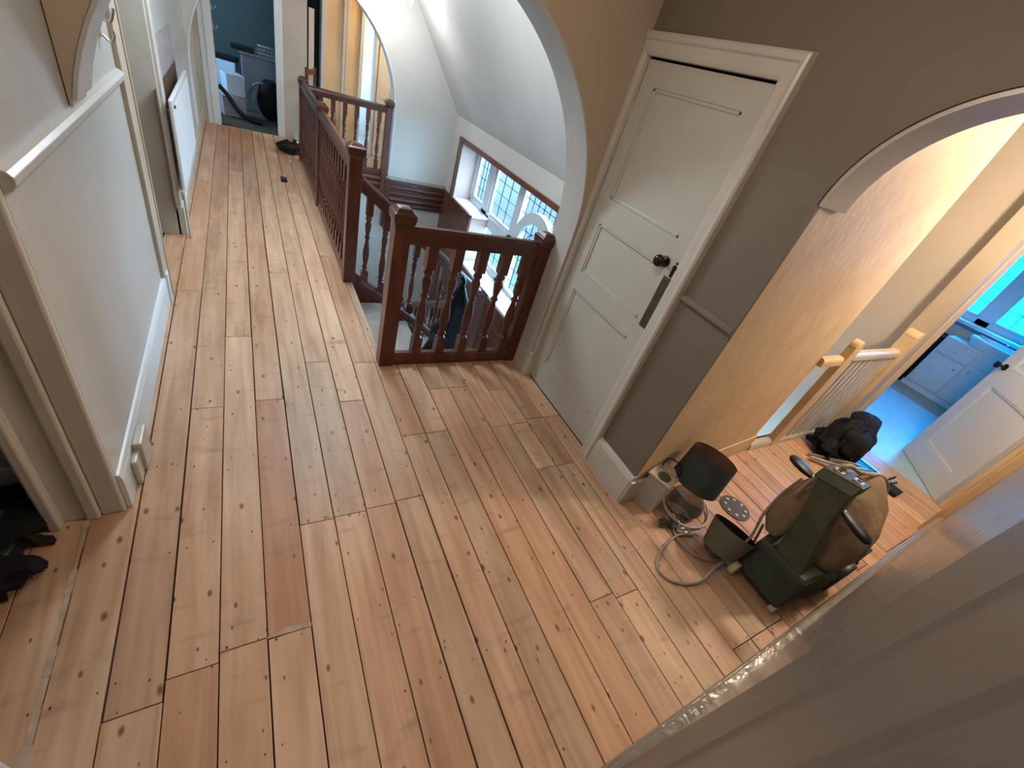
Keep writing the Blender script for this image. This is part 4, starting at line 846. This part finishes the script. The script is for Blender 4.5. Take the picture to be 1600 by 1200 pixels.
# wheels and casters
for (x, y, r) in ((2.07, 0.34, 0.04), (2.12, 0.115, 0.028)):
    q = MB(); q.lathe([(0.001, 0), (r*0.9, 0), (r, 0.006), (r, 0.026), (r*0.9, 0.032), (0.001, 0.032)], (x, y-0.016, r), 20, Matrix.Rotation(-PI/2, 3, 'X')); tag(q.build('wheel', M['heatertop'], t, smooth=True), 'pale caster wheel')
for y in (0.08, 0.36):
    q = MB(); q.lathe([(0.001, 0), (0.05, 0), (0.055, 0.006), (0.055, 0.03), (0.05, 0.036), (0.001, 0.036)], (2.86, y, 0.055), 20, Matrix.Rotation(-PI/2, 3, 'X')); q.build('wheel', M['black'], t, smooth=True)
q = MB(); q.curve([(2.24, 0.42, 0.50), (2.26, 0.42, 0.60), (2.28, 0.40, 0.70), (2.34, 0.37, 0.745), (2.46, 0.35, 0.70), (2.62, 0.33, 0.66), (2.74, 0.31, 0.64), (2.80, 0.27, 0.60), (2.82, 0.24, 0.52), (2.76, 0.22, 0.48), (2.70, 0.22, 0.48)], 0.010, 8, 8); tag(q.build('power_lead', M['cable'], t, smooth=True), 'grey power lead looped over the handle')
q = MB(); q.tube([(2.80, 0.285, 0.62), (2.86, 0.28, 0.63)], 0.006, 8); q.tube([(2.80, 0.265, 0.61), (2.86, 0.258, 0.612)], 0.006, 8); q.build('plug_pin', M['black'], t)

# vacuum nozzle behind the sander
t = thing('vacuum_nozzle', 'flat black vacuum floor head with pale pipe between the sander and the backpack', 'vacuum head', (4.05, 0.50, 0.0))
q = MB(); q.box(0.08, 0.20, -0.19, 0.20, 0.0, 0.035); q.build('floor_head', M['black'], t, bevel=0.01)
q = MB(); q.box(0.20, 0.215, -0.19, 0.20, 0.025, 0.04); tag(q.build('head_trim', M['steel'], t), 'pale metal edge')
q = MB(); q.curve([(0.10, 0.0, 0.04), (0.0, 0.06, 0.06), (-0.20, 0.16, 0.05), (-0.36, 0.30, 0.03)], 0.018, 10); q.curve([(0.10, 0.06, 0.04), (0.0, 0.14, 0.05), (-0.15, 0.24, 0.03), (-0.32, 0.34, 0.025)], 0.012, 10); q.build('pipe', M['steel'], t, smooth=True)

# backpack / holdall
t = thing('black_backpack', 'bulky black backpack slumped on the boards outside the bathroom', 'backpack', (4.18, 0.80, 0.0))
q = MB(); q.blob((0, 0, 0.15), (0.26, 0.15, 0.16), 28, 16, 0.22, 4, flat=-0.15); q.build('body', M['blackfab'], t, smooth=True)
q = MB(); q.blob((0.20, 0.05, 0.27), (0.13, 0.11, 0.055), 20, 10, 0.12, 8, Matrix.Rotation(math.radians(-12), 3, 'Y')); q.build('top_flap', M['blackfab'], t, smooth=True)
q = MB(); q.blob((-0.20, 0.05, 0.09), (0.13, 0.12, 0.09), 16, 10, 0.4, 9, flat=-0.085); q.build('front_pocket', M['blackfab'], t, smooth=True)
for y, s in ((-0.05, 1), (0.09, 2)):
    q = MB(); q.curve([(-0.05, y, 0.30), (-0.15, y+0.03, 0.27), (-0.27, y+0.02, 0.14), (-0.33, y-0.02*s, 0.02), (-0.20, y-0.12, 0.012)], 0.012, 6); q.build('strap', M['black'], t, smooth=True)
q = MB(); q.xbox((-0.18, -0.08, 0.10), (0.06, 0.008, 0.016), Matrix.Rotation(0.5, 3, 'Y')); q.xbox((-0.10, -0.13, 0.07), (0.05, 0.008, 0.014)); tag(q.build('buckle', M['steel'], t), 'pale buckles')

# dark heap in the left doorway
t = thing('tool_heap', 'dark heap of straps and black cloth on the floor in the near left doorway', 'heap', (-0.86, 1.30, 0.0))
for i, (x, y, r, h) in enumerate(((0, 0, 0.17, 0.10), (0.08, -0.12, 0.10, 0.07), (-0.12, -0.1, 0.14, 0.09), (-0.05, 0.13, 0.13, 0.08))):
    q = MB(); q.blob((x, y, h*0.9), (r, r*0.8, h), 18, 10, 0.6, 20+i, flat=-h*0.88); q.build('cloth', M['blackfab'] if i % 2 else M['black'], t, smooth=True)
rnd = random.Random(9)
for i in range(9):
    a = rnd.uniform(-2.2, 1.0); x, y = 0.13*math.cos(a), 0.13*math.sin(a)
    q = MB(); q.curve([(x*0.2, y*0.2, 0.13), (x*0.8, y*0.8, 0.12), (x*1.2, y*1.2, 0.04), (x*(1.4+0.2*rnd.random()), y*1.5, 0.012)], [0.010]*1 and 0.011, 6, 4); q.build('strap', M['black'], t, smooth=True)
for i in range(4):
    q = MB(); q.xbox((rnd.uniform(-0.1, 0.12), rnd.uniform(-0.15, 0.1), 0.165), (0.05, 0.012, 0.006), Matrix.Rotation(rnd.uniform(0, 3), 3, 'Z')); q.build('metal_clip', M['steel'], t)

# black bag and strap at the far end
t = thing('shoulder_bag', 'small glossy black bag on the floor beyond the landing railing', 'bag', (0.53, 7.22, 0.0))
q = MB(); q.blob((0, 0, 0.075), (0.16, 0.12, 0.08), 20, 12, 0.25, 31, flat=-0.074); q.build('body', M['black'], t, smooth=True)
q = MB(); q.blob((-0.06, -0.08, 0.10), (0.06, 0.03, 0.05), 12, 8, 0.2, 32); q.build('pocket', M['black'], t, smooth=True)
t = thing('webbing_strap', 'yellow and white striped strap with black buckle on the boards by the railing', 'strap', (0.50, 7.05, 0.0))
P_ = [(0.0, 0.02), (0.01, -0.2), (-0.03, -0.45), (-0.05, -0.7), (-0.10, -0.9), (-0.13, -1.08)]
for i in range(len(P_)-1):
    (xa, ya), (xb, yb) = P_[i], P_[i+1]
    for h_ in range(2):
        f0, f1 = h_/2, (h_+1)/2; p0 = (xa+(xb-xa)*f0, ya+(yb-ya)*f0); p1 = (xa+(xb-xa)*f1, ya+(yb-ya)*f1)
        q = MB(); q.prism([(p0[0]-0.012, p0[1]), (p0[0]+0.012, p0[1]), (p1[0]+0.012, p1[1]), (p1[0]-0.012, p1[1])], 'z', 0.0015, 0.006); q.build('webbing', M['yelstrap'] if h_ else M['heater'], t)
q = MB(); q.box(-0.165, -0.10, -1.20, -1.07, 0.0015, 0.03); tag(q.build('buckle', M['black'], t, bevel=0.006), 'black buckle')

# clutter in the dark room
t = thing('chest', 'pale blue-grey chest standing in the dark room', 'chest', (0.48, 9.75, 0.0))
q = MB(); q.box(-0.45, 0.45, -0.25, 0.25, 0, 0.78); q.build('chest_body', M['chestp'], t, bevel=0.01)
q = MB(); q.box(-0.47, 0.47, -0.27, 0.27, 0.78, 0.81); q.build('chest_top', M['chestp'], t, bevel=0.005)
b = MB(); b.box(-0.10, 0.22, 9.55, 9.85, 0.81, 0.87); tag(b.build('black_case', M['black'], bevel=0.01), 'flat black case lying on the pale chest', 'case')
t = thing('wire_basket', 'wire basket standing on the pale chest in the dark room', 'basket', (0.45, 9.7, 0.81))
q = MB()
for z in (0.02, 0.07, 0.12): q.tube([(-0.18, -0.12, z), (0.18, -0.12, z), (0.18, 0.12, z), (-0.18, 0.12, z), (-0.18, -0.12, z)], 0.004, 6)
for i in range(8): q.tube([(-0.18+i*0.05, -0.12, 0), (-0.18+i*0.05, -0.12, 0.12)], 0.003, 6)
q.build('wires', M['steel'], t)
t = thing('rounded_bag', 'big rounded black bag with loop handle in front of the pale chest', 'bag', (0.36, 9.15, 0.0))
q = MB(); q.blob((0.05, 0, 0.27), (0.20, 0.18, 0.29), 22, 14, 0.08, 41, flat=-0.265); q.build('body', M['blackm'], t, smooth=True)
q = MB(); q.curve([(-0.10, -0.05, 0.05), (-0.24, -0.05, 0.25), (-0.18, -0.05, 0.45), (-0.02, -0.05, 0.50)], 0.015, 8); q.build('loop_handle', M['steel'], t, smooth=True)
def carton(name, label, cat, loc, rz, s, mat, lid=True):
    t = thing(name, label, cat, loc, rz); q = MB(); q.box(-s[0]/2, s[0]/2, -s[1]/2, s[1]/2, 0, s[2]); q.build('carton_body', M[mat], t, bevel=0.005)
    if lid: q = MB(); q.box(-s[0]/2-.005, s[0]/2+.005, -s[1]/2-.005, s[1]/2+.005, s[2]-0.05, s[2]+0.006); q.build('lid', M['black' if lid == 2 else mat], t)
carton('grey_crate', 'grey storage crate on the carpet behind the dark room jamb', 'crate', (-0.13, 8.95, 0), 0.2, (0.30, 0.35, 0.26), 'patch')
carton('archive_box', 'pale blue-white box standing tilted on the grey crate', 'box', (-0.10, 9.0, 0.268), 0.3, (0.24, 0.26, 0.27), 'paper')
carton('shoe_box', 'pale box with dark lid further back in the dark room', 'box', (-0.2, 10.2, 0.0), -0.2, (0.34, 0.30, 0.62), 'paper', 2)
t = thing('guitar_case', 'long black case leaning across the grey crate', 'case', (0.0, 8.68, 0.0), 0.0)
q = MB(); q.curve([(-0.28, 0.0, 0.40), (-0.18, -0.02, 0.30), (-0.05, -0.05, 0.12), (0.10, -0.08, 0.04), (0.26, -0.1, 0.03)], [0.03]*1 and 0.03, 10); q.build('case_body', M['black'], t, smooth=True)
# hooks on the far left jamb
for z in (1.33, 1.13):
    o = MB(); o.xbox((-0.262, 8.15, z), (0.010, 0.03, 0.07)); o.curve([(-0.26, 8.15, z), (-0.235, 8.15, z-0.02), (-0.215, 8.15, z), (-0.215, 8.15, z+0.02)], 0.006, 6, 4)
    tag(o.build('strike_hook', M['steel']), ('upper' if z > 1.2 else 'lower')+' small steel catch on the jamb of the dark room doorway', 'door catch', 'steel catches on the dark room jamb')

# ------------------------------------------------------------------ lamps
t = thing('chandelier', 'glass chandelier hanging over the stairwell with lit crystal drops', 'chandelier', (1.60, 6.35, 0.0))
q = MB(); q.tube([(0, 0, 2.15), (0, 0, 2.5)], 0.008, 8); q.tube([(0.14*math.cos(2*PI*i/30), 0.14*math.sin(2*PI*i/30), 2.12) for i in range(31)], 0.008, 6)
for a in range(3): q.tube([(0, 0, 2.18), (0.14*math.cos(a*2.1), 0.14*math.sin(a*2.1), 2.12)], 0.005, 6)
q.build('ring_frame', M['chrome'], t)
for i in range(14):
    a = 2*PI*i/14; q = MB(); x, y = 0.14*math.cos(a), 0.14*math.sin(a)
    q.lathe([(0.002, 2.11), (0.010, 2.08), (0.013, 2.045), (0.002, 2.01)], (x, y, 0), 6); q.build('crystal_drop', M['crystal'], t)
for nm, (x, y, z), lab in (('unseen_pendant', (3.65, 0.36, 2.25), 'bare warm bulb hanging in the right-hand passage'), ('unseen_pendant', (0.45, 1.0, 2.25), 'added warm bulb out of view over the near landing'), ('unseen_pendant', (2.3, 7.6, 2.1), 'bare warm bulb hanging over the far landing'), ('unseen_pendant', (0.55, 3.75, 2.25), 'added white bulb out of view over the middle of the landing')):  # pendants over the near and middle landing are added for the fill lamps
    t = thing(nm, lab, 'lamp', (x, y, z)); q = MB(); q.tube([(0, 0, 0.09), (0, 0, 2.5-z)], 0.004, 6); q.tube([(0, 0, 0.03), (0, 0, 0.09)], 0.018, 12); q.build('flex', M['heater'], t)
